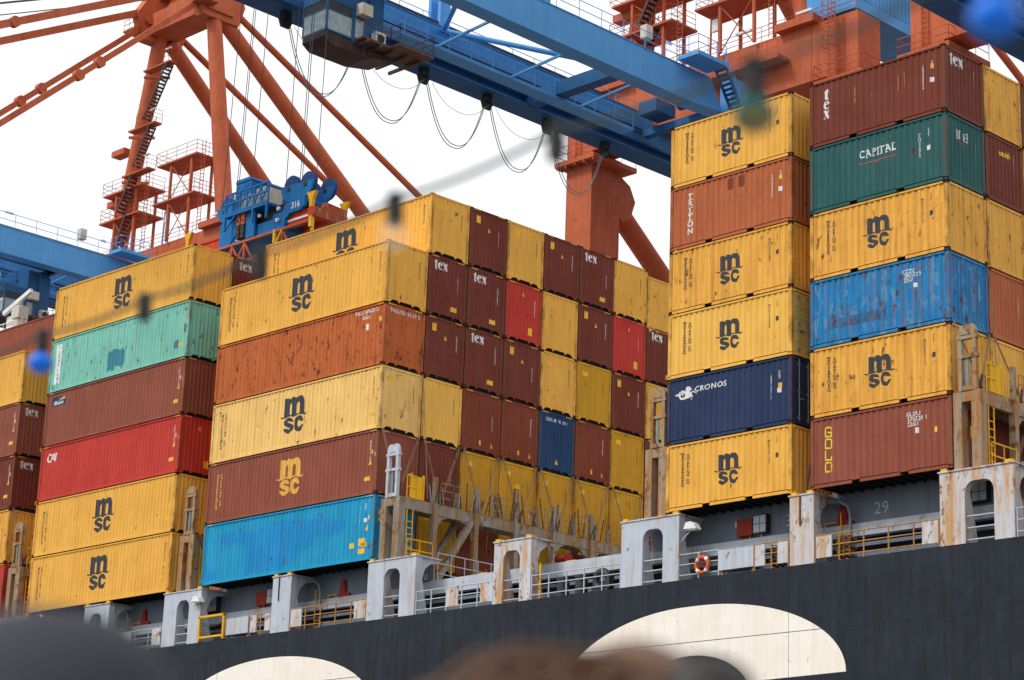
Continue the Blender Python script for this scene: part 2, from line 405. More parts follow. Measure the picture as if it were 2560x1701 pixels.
GE = [(0.009,-0.007),(0.114,0.01),(0.138,0.049),(0.128,0.097),(0.082,0.141),(0.01,0.145),(-0.069,0.104),(-0.121,0.05),(-0.128,-0.039),(-0.103,-0.113),(-0.031,-0.177),(0.035,-0.194),(0.094,-0.159),(0.124,-0.082),(0.074,-0.126),(0.041,-0.14),(0.009,-0.097),(-0.004,-0.026)]
GEH = [(-0.004,0.019),(0.003,0.096),(0.03,0.118),(0.06,0.104),(0.056,0.06),(0.029,0.022)]
GX = [(-0.142,-0.221),(-0.083,-0.214),(0.021,-0.23),(0.041,-0.297),(0.06,-0.28),(0.067,-0.231),(0.119,-0.228),(0.119,-0.25),(0.079,-0.353),(0.073,-0.373),(0.118,-0.464),(0.118,-0.531),(0.078,-0.566),(0.026,-0.57),(0.046,-0.552),(0.046,-0.513),(0.007,-0.463),(-0.085,-0.524),(-0.013,-0.554),(-0.02,-0.569),(-0.144,-0.548),(0.001,-0.434),(-0.045,-0.354),(-0.11,-0.258)]
TEXV = join2d(shape2d([GT]), shape2d([GE, GEH]), shape2d([GX]))
TEXH = join2d(place2d(shape2d([GT]), -.245, -.40), place2d(shape2d([GE, GEH]), .0, .0), place2d(shape2d([GX]), .285, .37))
HB = [(-5.711,1.919),(-5.611,1.957),(-5.518,1.979),(-5.488,2.047),(-5.455,2.072),(-5.449,2.004),(-5.396,2.056),(-5.288,2.077),(-5.18,2.051),(-5.14,2.015),(-5.126,2.061),(-5.18,2.082),(-5.173,2.129),(-5.12,2.193),(-5.028,2.184),(-4.951,2.189),(-4.919,2.124),(-4.865,2.061),(-4.88,2.033),(-4.949,2.032),(-4.979,2.025),(-4.901,1.928),(-4.795,1.983),(-4.702,1.944),(-4.633,1.908),(-4.617,1.846),(-4.64,1.861),(-4.671,1.896),(-4.779,1.938),(-4.9,1.849),(-4.792,1.82),(-4.78,1.776),(-4.821,1.71),(-4.889,1.648),(-4.915,1.664),(-4.859,1.728),(-4.837,1.797),(-4.906,1.796),(-4.944,1.753),(-5.02,1.723),(-5.174,1.73),(-5.235,1.703),(-5.343,1.711),(-5.452,1.75),(-5.5,1.842),(-5.532,1.878)]
HHOLE = [(-5.436,1.893),(-5.391,1.813),(-5.329,1.788),(-5.237,1.8),(-5.204,1.843),(-5.2,1.915),(-5.247,1.953),(-5.285,1.917),(-5.253,1.87),(-5.299,1.859),(-5.346,1.89),(-5.355,1.952),(-5.286,1.99),(-5.348,1.988),(-5.402,1.96)]
HORSE = shape2d([HB, HHOLE])
# marks are draped once and shared
MK = {}
def mark(key, fn):
    if key not in MK: MK[key] = fn()
    return MK[key]
def serial(s, size=.115, lead=.86): return text2d(s, size*.86, .02, vert=True, lead=lead, wide=1.25)
def side_marks(t, kind, root, code):
    L = L40 if t == 40 else L20
    def put(name, key, m2f, mat): return inst(mark((t, key), lambda: on_side(m2f(), L)), name, mat, root)
    def puts(name, key, mat, *rs):
        for i, r_ in enumerate(rs): put(name, key+str(i), (lambda r_=r_: rect2d(*r_)), mat)
    def vserial(mat, x=-.55 if t == 40 else -1.09, z=1.95 if t == 40 else 1.67):
        put('serial_number', 'ser'+code, lambda: join2d(place2d(serial(code), x, z), place2d(serial('45G1' if t == 40 else '22G1'), x+.38, z+.42)), mat)
        puts('data_plate', 'dp%s%.2f' % (code, x), mat, (x+.30, z-.25, x+.46, z-.07))
        if t == 40:
            put('warning_label', 'tri', lambda: ([(-.62,1.33),(-.40,1.33),(-.51,1.6)], [(0,1,2)]), PLAC); puts('caution_plate', 'cq', PLAC, (-.44, 1.80, -.34, 1.98))
            put('caution_plate', 'cau', lambda: rect2d(-.86, .62, -.50, .80), PLAC)
    if kind in ('msc', 'mscb'):
        ink = INKD if kind == 'msc' else INKY
        if t == 20:
            put('logo', 'logo', lambda: place2d(LOGO, -3.04, 1.295), ink)
            put('lettering', 'let', lambda: join2d(place2d(text2d('MEDITERRANEAN', .120, .034, vert=True, lead=.855, wide=1.45), -5.25, 1.55), place2d(text2d('SHIPPING CO', .120, .034, vert=True, lead=.885, wide=1.45), -4.99, 1.55)), ink)
        else:
            put('logo', 'logo', lambda: place2d(LOGO, -6.07, 1.50, 1.46), ink)
            put('lettering', 'let', lambda: join2d(place2d(text2d('MEDITERRANEAN', .152, .034, vert=True, lead=.87, wide=1.4), -11.45, 1.47), place2d(text2d('SHIPPING CO', .152, .034, vert=True, lead=.945, wide=1.4), -11.18, 1.55)), ink)
        vserial(INKW if kind == 'mscb' else INKD)
    elif kind == 'tex':
        put('lettering', 'texv', lambda: place2d(TEXV, -5.32, 1.6), INKW)
        puts('paint_scrape', 'scr', SCRAPE, (-4.01, 1.32, -3.96, 1.95), (-2.05, 1.3, -2.02, 1.85), (-1.78, 1.42, -1.75, 1.98), (-3.25, 1.4, -3.23, 1.6))
        vserial(INKW, -.95, 1.5)
        put('caution_plate', 'cx', lambda: rect2d(-.62, 1.78, -.50, 1.96), PLAC)
    elif kind == 'capital':
        put('lettering', 'cap', lambda: capital(), INKW)
        put('underline', 'und', lambda: join2d(rect2d(-3.85, 1.44, -2.2, 1.475), ([(-3.12,1.46),(-2.98,1.46),(-3.05,1.36)], [(0,1,2)])), INKR)
        vserial(INKW, -1.15, 1.55)
    elif kind == 'triton':
        put('lettering', 'tri20', lambda: triton(), INKW)
        puts('repaired_patch', 'pat', BRN2, (-3.15, 1.92, -2.85, 2.38), (-2.62, 1.92, -2.3, 2.38))
        vserial(INKW, -.95, 1.55); put('caution_plate', 'cx', lambda: rect2d(-.62, 1.78, -.50, 1.96), PLAC)
    elif kind == 'cronos':
        put('horse_emblem', 'horse', lambda: HORSE, INKW)
        put('lettering', 'cro', lambda: place2d(text2d('CRONOS', .30, .012, wide=1.28), -3.92, 2.02), INKW)
        vserial(INKW, -.98, 1.5); put('caution_plate', 'cx2', lambda: rect2d(-.64, 1.42, -.50, 1.62), PLAC)
    elif kind == 'gold':
        put('lettering', 'gold', lambda: gold(), INKG)
        put('serial_number', 'gsn', lambda: join2d(place2d(text2d('GLDU', .22, .01), -1.62, 2.12), place2d(text2d('576320 1', .22, .01), -1.45, 1.94), place2d(text2d('22G1', .22, .01), -1.62, 1.76)), INKW); puts('data_plate', 'gdp', INKW, (-1.53, 1.42, -1.39, 1.62))
        put('caution_plate', 'cg', lambda: rect2d(-.74, 1.34, -.62, 1.54), PLAC)
    elif kind == 'blue20':
        put('serial_number', 'bsn', lambda: join2d(place2d(text2d('CZZU', .20, .01), -1.72, 2.14), place2d(text2d('380122 5', .20, .01), -1.55, 1.98), place2d(text2d('22G1', .20, .01), -1.72, 1.82)), INKW); puts('data_plate', 'bdp', INKW, (-1.50, 1.5, -1.36, 1.66))
        puts('repaired_patch', 'bpat', BLPT, (-5.3, .62, -2.75, .98))
    elif kind == 'dong':
        put('name_board', 'dgb', lambda: rect2d(-11.70, .42, -11.22, 2.60), WHITE)
        inst(mark((t, 'dgt'), lambda: drape(join2d(place2d(text2d('DONG', .27, .008, vert=True, lead=.80), -11.46, 1.80), place2d(text2d('FANG', .27, .008, vert=True, lead=.80), -11.46, .82), place2d(text2d('2', .20, 0), -11.44, 2.44)), SIDE[L], CD, lambda a, b, d: Vector((a, PY+d, b)), .008)), 'lettering', NVB, root)
        puts('repaired_patch', 'dgq', TLPT, (-1.15, .55, -.82, .95), (-.42, 1.25, -.26, 1.7), (-11.9, .17, -11.75, .45)); put('repaired_patch', 'dgp', lambda: patch_cols(-6.9, -5.35, lambda u: (.35+.12*u, 1.45-.35*abs(u-.45)), 3), TLPT)
        vserial(INKW)
    elif kind == 'beacon':
        put('name_board', 'bcb', lambda: rect2d(-11.67, 2.13, -10.44, 2.61), NVB)
        inst(mark((t, 'bcw'), lambda: drape(join2d(([(-11.15,2.40),(-10.52,2.42),(-10.52,2.58),(-10.85,2.50)], [(0,1,2,3)])), SIDE[L], CD, lambda a, b, d: Vector((a, PY+d, b)), .008)), 'wave_emblem', INKY, root)
        inst(mark((t, 'bct'), lambda: drape(place2d(text2d('tBeacon', .30, .018, .9), -11.05, 2.28), SIDE[L], CD, lambda a, b, d: Vector((a, PY+d, b)), .008)), 'lettering', INKW, root)
        vserial(INKW)
    elif kind == 'cai':
        put('lettering', 'cai', lambda: place2d(text2d('CAI', .62, .028, .92, .12, wide=.92), -11.25, 2.22), INKW); vserial(INKW)
    elif kind == 'tri40':
        put('serial_number', 'tsn', lambda: join2d(place2d(text2d('TRLU 569629 3', .24, .012), -1.30, 2.62), place2d(text2d('45G1', .24, .012), -1.30, 2.36)), INKW); puts('data_plate', 'tdp', INKW, (-1.28, 1.75, -1.12, 2.05))
        put('caution_plate', 'tcp', lambda: rect2d(-.40, 2.05, -.27, 2.25), PLAC)
    elif kind == 'cyan':
        put('repaired_patch', 'cyp', lambda: patch_cols(-8.9, -2.0, lambda u: (.22+1.25*min(1, max(0, u-.38)*2.6), 2.15+.25*math.sin(u*4)), 5), CYB); put('repaired_patch', 'cyp2', lambda: patch_cols(-11.95, -11.1, lambda u: (.2, .8-.2*u), 2), CYB); put('repaired_patch', 'cyp3', lambda: patch_cols(-10.9, -8.95, lambda u: (1.75, 2.35), 9), CYB)
        vserial(INKW, -1.0)
        puts('caution_plate', 'cyc', PLAC, (-1.0, .32, -.58, .55), (-1.0, .66, -.58, 1.0), (-1.62, .62, -1.32, .85))
    elif kind == 'plain': vserial(INKW)
CYB = paint('royal_blue_patch_paint', (.006, .25, .57), .34, .35, streak=.12)
TLPT = paint('teal_patch_paint', (.035, .22, .30), .2, .3); BLPT = paint('dark_blue_patch_paint', (.012, .15, .36), .85, .4)
SCRAPE = paint('yellow_scrape_paint', (.45, .20, .03), .5, .5)
def patch_cols(a, b, fn, seed):
    # overpainted area: one strip per corrugation, each ending at its own height
    rr_ = random.Random(seed); ms = []; n = max(2, round((b-a)/.138)); w_ = (b-a)/n; V = []; F = []
    for i in range(n):
        lo, hi = fn((i+.5)/n); lo += rr_.uniform(-.10, .10); hi += rr_.uniform(-.07, .07)
        o = len(V); V += [(a+i*w_, lo), (a+(i+1)*w_, lo), (a+(i+1)*w_, hi), (a+i*w_, hi)]; F.append((o, o+1, o+2, o+3))
    return V, F
def capital():
    # serif capitals, one taller initial and a tall last letter
    ms = []; x = -3.72
    for i, ch in enumerate('CAPITAL'):
        g = text2d(ch, .40, .016, wide=.86); wd = max(a for a, b in g[0])-min(a for a, b in g[0])
        ms.append(place2d(g, x+wd/2-.09, 1.80)); x0 = x-.09
        if ch in 'PITAL':
            ms.append(rect2d(x0-.02, 1.645, x0+.13, 1.67)); ms.append(rect2d(x0-.02, 1.925, x0+.13, 1.95))
        x += wd+.055
    return join2d(*ms)
def triton():
    ms = []; z = 2.08
    for ch in 'TRITON':
        g = text2d(ch, .33, .026, wide=1.12); ms.append(place2d(g, -5.05, z))
        if ch in 'TIN':
            ms.append(rect2d(-5.05-.13, z-.125, -5.05+.13 if ch in 'TI' else -5.05-.02, z-.10))
            if ch == 'I': ms.append(rect2d(-5.18, z+.10, -4.92, z+.125))
        z -= .285
    return join2d(*ms)
def stroke(pts, wd):
    ms = []
    for (a, b), (c, d) in zip(pts, pts[1:]):
        l = math.hypot(c-a, d-b); ux, uy = (c-a)/l*wd/2, (d-b)/l*wd/2
        ms.append(([(a-ux-uy, b-uy+ux), (a-ux+uy, b-uy-ux), (c+ux+uy, d+uy-ux), (c+ux-uy, d+uy+ux)], [(0,1,2,3)]))
    return join2d(*ms)
def gold():
    ms = []; z = 2.02; hw, hh = .135, .165
    for ch in 'GOLD':
        p = {'G': [(hw, hh*.55), (hw, hh), (-hw, hh), (-hw, -hh), (hw, -hh), (hw, -.02), (.02, -.02)],
             'O': [(-hw, -hh), (-hw, hh), (hw, hh), (hw, -hh), (-hw, -hh)],
             'L': [(-hw, hh), (-hw, -hh), (hw, -hh), (hw, -hh*.4)],
             'D': [(-hw, -hh), (-hw, hh), (hw*.6, hh), (hw, hh*.6), (hw, -hh*.6), (hw*.6, -hh), (-hw, -hh)]}[ch]
        ms.append(stroke([(a-5.29, b+z) for a, b in p], .058)); z -= .43
    return join2d(*ms)
def end_marks(t, kind, root, code):
    H = H40 if t == 40 else H20
    def put(name, key, m2f, mat): return inst(mark((t, 'e', key), lambda: on_end(m2f())), name, mat, root)
    if kind == 'tex':
        put('lettering', 'tex', lambda: place2d(TEXH, .72, H-.44, 1.12), INKW)
        put('serial_number', 's'+code, lambda: place2d(serial(code, .10), 1.88, 1.72), INKW)
        if t == 40: put('caution_plate', 'p1', lambda: rect2d(1.50, .42, 1.86, .64), PLAC)
    elif kind == 'brown':
        put('caution_plate', 'p2', lambda: rect2d(.40, 2.22, .66, 2.58), PLAC)
        put('warning_label', 't2', lambda: ([(1.18,1.92),(1.34,1.92),(1.26,2.14)], [(0,1,2)]), PLAC)
        put('serial_number', 's'+code, lambda: place2d(serial(code, .10), 1.95, 1.9), INKW)
    elif kind == 'brown2':
        put('caution_plate', 'p3', lambda: rect2d(1.12, .40, 1.28, .62), PLAC)
        put('warning_label', 't3', lambda: ([(1.86,.38),(2.02,.38),(1.94,.62)], [(0,1,2)]), PLAC)
        put('serial_number', 's'+code, lambda: place2d(serial(code, .10), 1.95, 1.55), INKW)
    elif kind == 'red':
        put('warning_label', 't4', lambda: ([(1.10,2.28),(1.28,2.28),(1.18,2.52)], [(0,1,2)]), PLAC)
        put('caution_plate', 'p4', lambda: rect2d(1.56, .45, 1.82, .82), PLAC)
        put('serial_number', 's'+code, lambda: place2d(serial(code, .10), 1.92, 1.72), INKW)
    elif kind == 'yellow':
        put('caution_plate', 'p5', lambda: rect2d(.40, 2.24, .78, 2.46), PLAC)
        put('serial_number', 's'+code, lambda: place2d(serial(code, .10), 1.98, 1.85), INKD)
    elif kind == 'orange':
        put('serial_number', 'or', lambda: place2d(text2d('TRLU 56 96 29 3', .26, .012), 1.22, 2.58), INKW)
    elif kind == 'navy':
        put('serial_number', 'nv', lambda: place2d(text2d('GESU 81 91 80 1', .22, .012), 1.22, 2.52), INKW)
        put('warning_label', 't6', lambda: ([(1.18,.42),(1.36,.42),(1.26,.68)], [(0,1,2)]), PLAC)
    elif kind == 'capital':
        put('lettering', 'kh', lambda: join2d(*[stroke([(a+s[0], b+1.92) for a, b in s[1]], .035) for s in
            ((.80, [(-.12,.16),(-.12,-.16),(.0,-.16),(0,.16),(-.12,.16)]), (.80, [(-.12,0),(0,0)]), (.80, [(.06,.16),(.06,-.16)]), (.80, [(.06,.14),(.16,.14),(.16,-.16)]),
             (1.25, [(-.14,.10),(-.02,.10),(-.02,-.16),(-.14,-.16),(-.14,.10)]), (1.25, [(-.14,-.03),(-.02,-.03)]), (1.25, [(.04,.16),(.16,.16)]), (1.25, [(.10,.16),(.10,-.16)]), (1.25, [(.04,0),(.17,0)]), (1.25, [(.04,-.16),(.17,-.16)]))]), INKW)
        put('underline', 'khu', lambda: rect2d(.66, 1.62, 1.42, 1.645), INKR)
        put('serial_number', 's'+code, lambda: place2d(serial(code, .09), 1.92, 1.5), INKW)
    elif kind == 'emblem':
        put('lettering', 'emb', lambda: place2d(text2d('basick', .32, .014, .95, .2), 1.25, 2.02), INKG)
        put('serial_number', 's'+code, lambda: place2d(serial(code, .09), 2.0, 1.5), INKW)
    elif kind == 'serial':
        put('serial_number', 's'+code, lambda: place2d(serial(code, .09), 1.95, 1.5), INKW)
    elif kind == 'cyan':
        put('caution_plate', 'cye', lambda: rect2d(.25, 2.0, .55, 2.25), PLAC); put('caution_plate', 'cyf', lambda: rect2d(.25, 1.72, .55, 1.9), PLAC)
        put('serial_number', 's'+code, lambda: place2d(serial(code, .11), 1.95, 1.9), INKW)
def post_paint(mat):
    n = mat.name+'_post'
    if n in MATS: return MATS[n]
    m = mat.copy(); m.name = n; MATS[n] = m
    nt = m.node_tree; b = nt.nodes['Principled BSDF']; src = b.inputs['Base Color'].links[0].from_socket
    P = N(nt, 'ShaderNodeNewGeometry').outputs['Position']
    k = ramp(nt, noise(nt, P, 2.2, 6, .7, (1, 1, .5)), .40, .62)
    nt.links.new(mixc(nt, mul(nt, k, .72), src, (.13, .055, .022)), b.inputs['Base Color']); return m
GRP = 'freight containers stacked on the ship'
CODES = ['MEDU3174723', 'TGHU3404174', 'FCIU7895810', 'MSCU6094150', 'TCKU3768077']
def container(t, X, row, tier, mat, label, side=None, end=None, door=False, code=None, dz=0.0, vis_side=True):
    T = TYPES[t]; p = P40 if t == 40 else P20
    r = thing('shipping_container', label, 'container', (X, row*ROW, tier*p+dz), GRP)
    code = code or CODES[(row*3+tier*2) % 5]
    inst(T['frame'], 'frame', mat, r); inst(T['side'], 'side_panel', mat, r); inst(T['shell'], 'roof_panel', mat, r)
    inst(T['floor'], 'floor', DARKF, r)
    pm = post_paint(mat)
    for c in T['posts']: inst(T['post'], 'corner_post', pm, r, c)
    for c in T['cast']: inst(CAST, 'corner_casting', STEEL if (row+tier) % 2 else mat, r, c)
    if door:
        d = inst(DOOR, 'door', mat, r)
        for m in RODS: inst(m, 'locking_rod', ROD, d)
    else: inst(T['end'], 'end_panel', mat, r)
    if t == 40 and not (tier == 0 and row > 0):
        for hm in T['hazard'][2 if row > 1 else 0:]: inst(hm, 'hazard_marking', HAZ, r)
    if side: side_marks(t, side, r, code)
    if end: end_marks(t, end, r, code)
    return r
ORD = ['bottom', 'second', 'third', 'fourth', 'fifth', 'top']
# --- bay at the right: two rows of six 20-foot boxes (and slivers of a third)
X29, X31, X37, X41, X45 = 0.0, -6.92, -29.81, -44.53, -59.25
container(20, X29, 0, 0, BRN3, 'brown container with yellow vertical capitals, bottom of the right-hand stack', 'gold', None)
container(20, X29, 0, 1, YELR, 'rust-streaked yellow container resting on the brown one with yellow capitals', 'msc', None, code='MSCU6094150')
container(20, X29, 0, 2, BLU, 'badly rusted chipped blue container in the right-hand stack', 'blue20', 'serial')
container(20, X29, 0, 3, YELR, 'yellow container between the rusted blue one and the dark green one', 'msc', None, code='MEDU3147123')
container(20, X29, 0, 4, GRN, 'dark green container with white capitals underlined in red', 'capital', 'capital', code='CLHU3720752')
container(20, X29, 0, 5, BRN, 'brown container with three white letters, topmost at the right', 'tex', 'tex', code='TGHU3404174')
r2 = [(BRN, None, 'deep brown'), (YEL, None, 'yellow'), (ORG2, 'serial', 'terracotta'), (YELR, None, 'rust-spotted yellow'), (BRN, 'emblem', 'brown, yellow-scripted'), (YELR, None, 'yellow')]
for k, (m, e, c) in enumerate(r2):
    container(20, X29, 1, k, m, '%s container end, %s tier of the column right of the rusted blue container' % (c, ORD[k]), None, e)
for k, (m, c) in enumerate([(BRN, 'brown'), (YEL, 'yellow'), (BRN, 'brown'), (YEL, 'yellow'), (YELR, 'yellow'), (BRN, 'brown')]):
    container(20, X29, 2, k, m, 'sliver of %s container at the right edge, %s tier' % (c, ORD[k]))
# --- the stack left of it
container(20, X31, 0, 0, YEL, 'yellow container standing directly on grey piers beside the open bay', 'msc', None, code='MEDU3671451')
container(20, X31, 0, 1, NAV, 'navy container with white winged horse emblem and lettering', 'cronos', None, True, code='CXDU1436113')
container(20, X31, 0, 2, YELN, 'bright clean yellow container with doors, resting on the navy one', 'msc', None, True, code='MSCU1235998')
container(20, X31, 0, 3, YELR, 'dented yellow container with a bright patch, under the terracotta one', 'msc', None, code='MEDU6171887')
container(20, X31, 0, 4, ORG2, 'terracotta container with white slab letters and two dark patches', 'triton', None, code='TCKU3768077')
container(20, X31, 0, 5, YEL, 'topmost yellow container resting on the terracotta one', 'msc', None, code='MEDU2283572')
# --- middle block: eight or more rows of 40-foot boxes
container(40, X37, 0, 0, CYA, 'light blue patched container, bottom of the middle stack', 'cyan', 'cyan', code='PCIU1808951')
container(40, X37, 0, 1, BRN3, 'brown container with large yellow logo, on the light blue one', 'mscb', None, code='MEDU8751203')
container(40, X37, 0, 2, YELL, 'pale yellow rust-stained container under the orange-brown one', 'msc', 'yellow')
container(40, X37, 0, 3, ORG, 'orange-brown rust-pocked container in the middle stack', 'tri40', 'orange')
container(40, X37, 0, 4, YEL, 'yellow container with chipped logo on top of the orange-brown one', 'msc', 'yellow')
COLN = [None, 'second', 'third', 'fourth', 'fifth', 'sixth', 'seventh', 'eighth', 'ninth']
Y, YN, YD, B, B2, RD, NV = (YEL, 'yellow', 'yellow'), (YELN, 'bright yellow', 'yellow'), (YELD, 'shade-toned yellow', 'yellow'), (BRN, 'brown', 'brown'), (BRN2, 'reddish brown', 'brown2'), (RED, 'red', 'red'), (NVB, 'deep blue', 'navy')
TX = (BRN, 'brown white-lettered', 'tex')
GRID = {1: [YD, B, YN, B, TX, Y], 2: [B2, YD, B2, TX, TX, B], 3: [YD, YD, B2, B, RD, Y], 4: [YD, YD, NV, Y, Y, B],
        5: [B, YD, B2, YD, B, TX], 6: [YD, YD, YD, B, RD, Y], 7: [B, B, B, Y, TX, Y], 8: [YD, YD, B, Y, B, None]}
for r, colm in GRID.items():
    for k, s in enumerate(colm):
        if s is None: continue
        if r == 1 and k == 5:
            container(40, X37, 1, 5, YEL, 'uppermost yellow container of the middle block, logo half hidden', 'msc', 'yellow'); continue
        if r == 1 and k == 1: s = (BRN, 'brown', 'serial')
        container(40, X37, r, k, s[0], '%s container end, %s tier, %s column of the middle block' % (s[1], ORD[k], COLN[r]), None, s[2], dz=-.30 if (r == 7 and k == 5) else 0)
# --- left stack
container(40, X41, 0, 0, YEL, 'lowest yellow container of the left stack, above the dark cap', 'msc', 'yellow')
container(40, X41, 0, 1, YEL, 'yellow container under the red one in the left stack', 'msc', 'yellow')
container(40, X41, 0, 2, RED, 'long red container with white letters at its end', 'cai', 'red')
container(40, X41, 0, 3, BRN3, 'dusty brown container with small blue sign, left stack', 'beacon', None)
container(40, X41, 0, 4, TEAL, 'sea green container with white vertical name board', 'dong', None)
container(40, X41, 0, 5, YEL, 'yellow container on the sea green one', 'msc', 'yellow')
container(40, X41, 1, 5, BRN, 'brown white-lettered container end under the red spreader truss', None, 'tex')
# --- far left stack
fl = [(RED, 'deep red', None, None), (YELR, 'yellow', None, 'yellow'), (BRN, 'brown white-lettered', 'plain', 'tex'), (BRN3, 'brown white-lettered', 'plain', 'tex'), (YEL, 'yellow', 'msc', None)]
for k, (m, c, s, e) in enumerate(fl):
    container(40, X45, 0, k, m, '%s container, %s tier of the leftmost stack' % (c, ORD[k]), s, e)
container(40, X45, 1, 5, BRN3, 'brown container top behind the leftmost yellow one, under the blue bulb')

# ------------------------------------------------------------------ water, quay and the ship
WATER = flat('harbour_water', (.02, .035, .035), .12, 0, .3)
CONC = flat('quay_concrete', (.28, .27, .25), .85, 0, .2)
def struct(name, mb, mat):
    o = mb.build(name, mat); o['kind'] = 'structure'; return o
struct('water', MB().add([(-1500,-1500,-21.0),(1500,-1500,-21.0),(1500,1500,-21.0),(-1500,1500,-21.0)], [(0,1,2,3)]), WATER)
struct('quay', MB().box(-400, 400, 43.5, 140, -24, -15.5), CONC)
struct('promenade', MB().box(20, 75, -82, -50.5, -24, -18.80), CONC)

ship = thing('container_ship', 'dark grey container ship with large white hull letters and grey deck piers', 'ship', (0, 0, -21))
hull = MB()
HT = -2.68
hull.add([(-150,0,HT),(60,0,HT),(60,0,-22),(-150,0,-22)], [(0,1,2,3)])
hull.add([(-150,0,HT),(60,0,HT),(60,.25,HT),(-150,.25,HT)], [(0,1,2,3)])
hull.add([(-150,.25,HT),(60,.25,HT),(60,.25,-2.95),(-150,.25,-2.95)], [(0,1,2,3)])
hull.box(-150, 60, 42.6, 42.9, -22, HT)
hull.box(-150.3, -150, 0, 42.9, -22, HT).box(60, 60.3, 0, 42.9, -22, HT)
hull_o = hull.build('hull', HULL, ship)
sm = MB()
for z in (-5.05, -8.3): sm.box(-150, 60, -.006, .004, z-.012, z+.012)
for x in (-40.2, -27.9, -20.6, -7.05, 5.6): sm.box(x-.008, x+.008, -.005, .004, -20, HT-.02)
sm.build('weld_seam', HULL, hull_o)
# hull letters: broad strokes with rounded shoulders; their lower parts run below the picture
def arc(cx, cz, rx, rz, a0, a1, n=28): return [(cx+rx*math.cos(R(a0+(a1-a0)*i/n)), cz+rz*math.sin(R(a0+(a1-a0)*i/n))) for i in range(n+1)]
def hull_letter(loops):
    v, f = shape2d(loops); MB().add([(a, -.004, b) for a, b in v], f).build('hull_letter', HWHT, hull_o)
S_out = [(-4.54,-6.62)]+arc(-11.2, -6.62, 6.66, 2.90, 4, 90, 30)+arc(-11.8, -7.35, 6.9, 3.63, 90, 180, 24)
S_out += [(-18.7,-8.2)]+arc(-14.6, -8.6, 4.1, 2.6, 180, 250, 10)+[(-8.0,-11.8),(-7.2,-12.8),(-8.2,-14.2),(-18.2,-14.4),(-18.2,-17.2),(-7.5,-17.0)]+arc(-8.6, -12.9, 5.2, 4.1, -80, 60, 20)
S_out += [(-13.6,-9.0)]+[(-14.3,-8.1)]+arc(-11.6, -7.3, 2.85, 1.75, 175, 20, 22)+[(-8.80,-6.68)]
hull_letter([S_out])
M_out = [(-54.6,-17.2),(-54.6,-6.3)]+arc(-49.9, -6.2, 4.4, 2.4, 165, 40, 12)+arc(-36.3, -6.3, 6.9, 2.52, 140, 8, 26)+[(-29.3,-17.2),(-33.2,-17.2),(-33.2,-8.4)]+arc(-36.1, -8.4, 2.9, 1.5, 0, 180, 14)+[(-39.2,-17.2),(-43.6,-17.2),(-43.6,-8.4)]+arc(-46.5, -8.4, 2.9, 1.5, 0, 180, 14)+[(-49.6,-17.2)]
hull_letter([M_out])

deck = MB(); deck.box(-150, 60, .26, 42.6, -3.05, -2.95); deck.build('deck', GRYD, ship)
# hatch coaming: ledge, wall and the dark openings below
co = MB()
co.box(-75, -29.3, 1.50, 1.58, -1.14, .10); co.box(-15.0, 20, 1.50, 1.58, -1.14, .10)
coam = co.build('coaming_wall', GRYD, ship)
MB().box(-75, 20, 1.30, 1.62, -1.60, -1.142).build('coaming_ledge', GREY, ship)
bk = MB(); bk.box(-75, 20, 2.9, 3.0, -2.95, -1.0); bk.build('passage_back', DSTL, ship)
for z, y in ((-1.98, 1.35), (-2.36, 1.30)):
    MB().box(-75, 20, y, y+.10, z, z+.13).build('longitudinal_bar', GRYD, ship)
MB().tube((-75, 1.0, -2.72), (20, 1.0, -2.72), .07, n=8).build('deck_pipe', GRYD, ship)
for x in [(-74+1.9*i) for i in range(49)]:
    pass
hc = MB()   # hatch covers in the open bay and under the stacks
hc.box(-28.2, -15.3, 1.32, 41, -1.14, -1.0); hc.build('hatch_cover', GREY, ship)
def numeral(s, x, z):
    v, f = text2d(s, .62, .0, 1.1); MB().add([(a+x, 1.494, b+z) for a, b in v], f).build('bay_number', RAILG, coam)
numeral('29', -4.05, -.66); numeral('31', -8.05, -.64); numeral('37', -31.5, -.66); numeral('41', -46.2, -.66)
# red chocks, cabinets, notices, hand loops along the coaming
def chock(x):
    MB().prism([(x-.35,-1.14),(x+.40,-1.14),(x+.38,-.98),(x+.10,-.92),(x+.02,-.36),(x-.16,-.36),(x-.30,-.90)], 'y', 1.36, 1.48).build('red_chock', REDP, coam)
def hand_loop(x, z=-1.142):
    MB().path([(x,1.42,z),(x,1.42,z+.16),(x+.55,1.42,z+.16),(x+.55,1.42,z)], .028, 6).build('hand_loop', SAFY, coam)
for x in (-5.6, -33.2, -48.2): chock(x)
for x in (-6.5, -34.3, -49.2, -10.0, -38.9, -1.2, -19.5, -24.6): hand_loop(x)
def cabinet(x):
    c = MB().box(x, x+.72, 1.25, 1.49, -1.02, -.38).build('cabinet', REDP, coam)
    MB().box(x+.78, x+1.42, 1.24, 1.49, -1.0, -.28).build('grid_box', DSTL, coam)
    for a, b in ((x+.82, x+1.09), (x+1.12, x+1.39)):
        for z in (-.96, -.63): MB().box(a, b, 1.228, 1.239, z, z+.30).build('grid_pane', RAILG, coam)
    MB().box(x-.28, x-.14, 1.48, 1.497, -.60, -.38).build('notice', CREAM, coam)
cabinet(-10.5); cabinet(-39.3); cabinet(-.9); cabinet(-43.7); cabinet(-28.9)

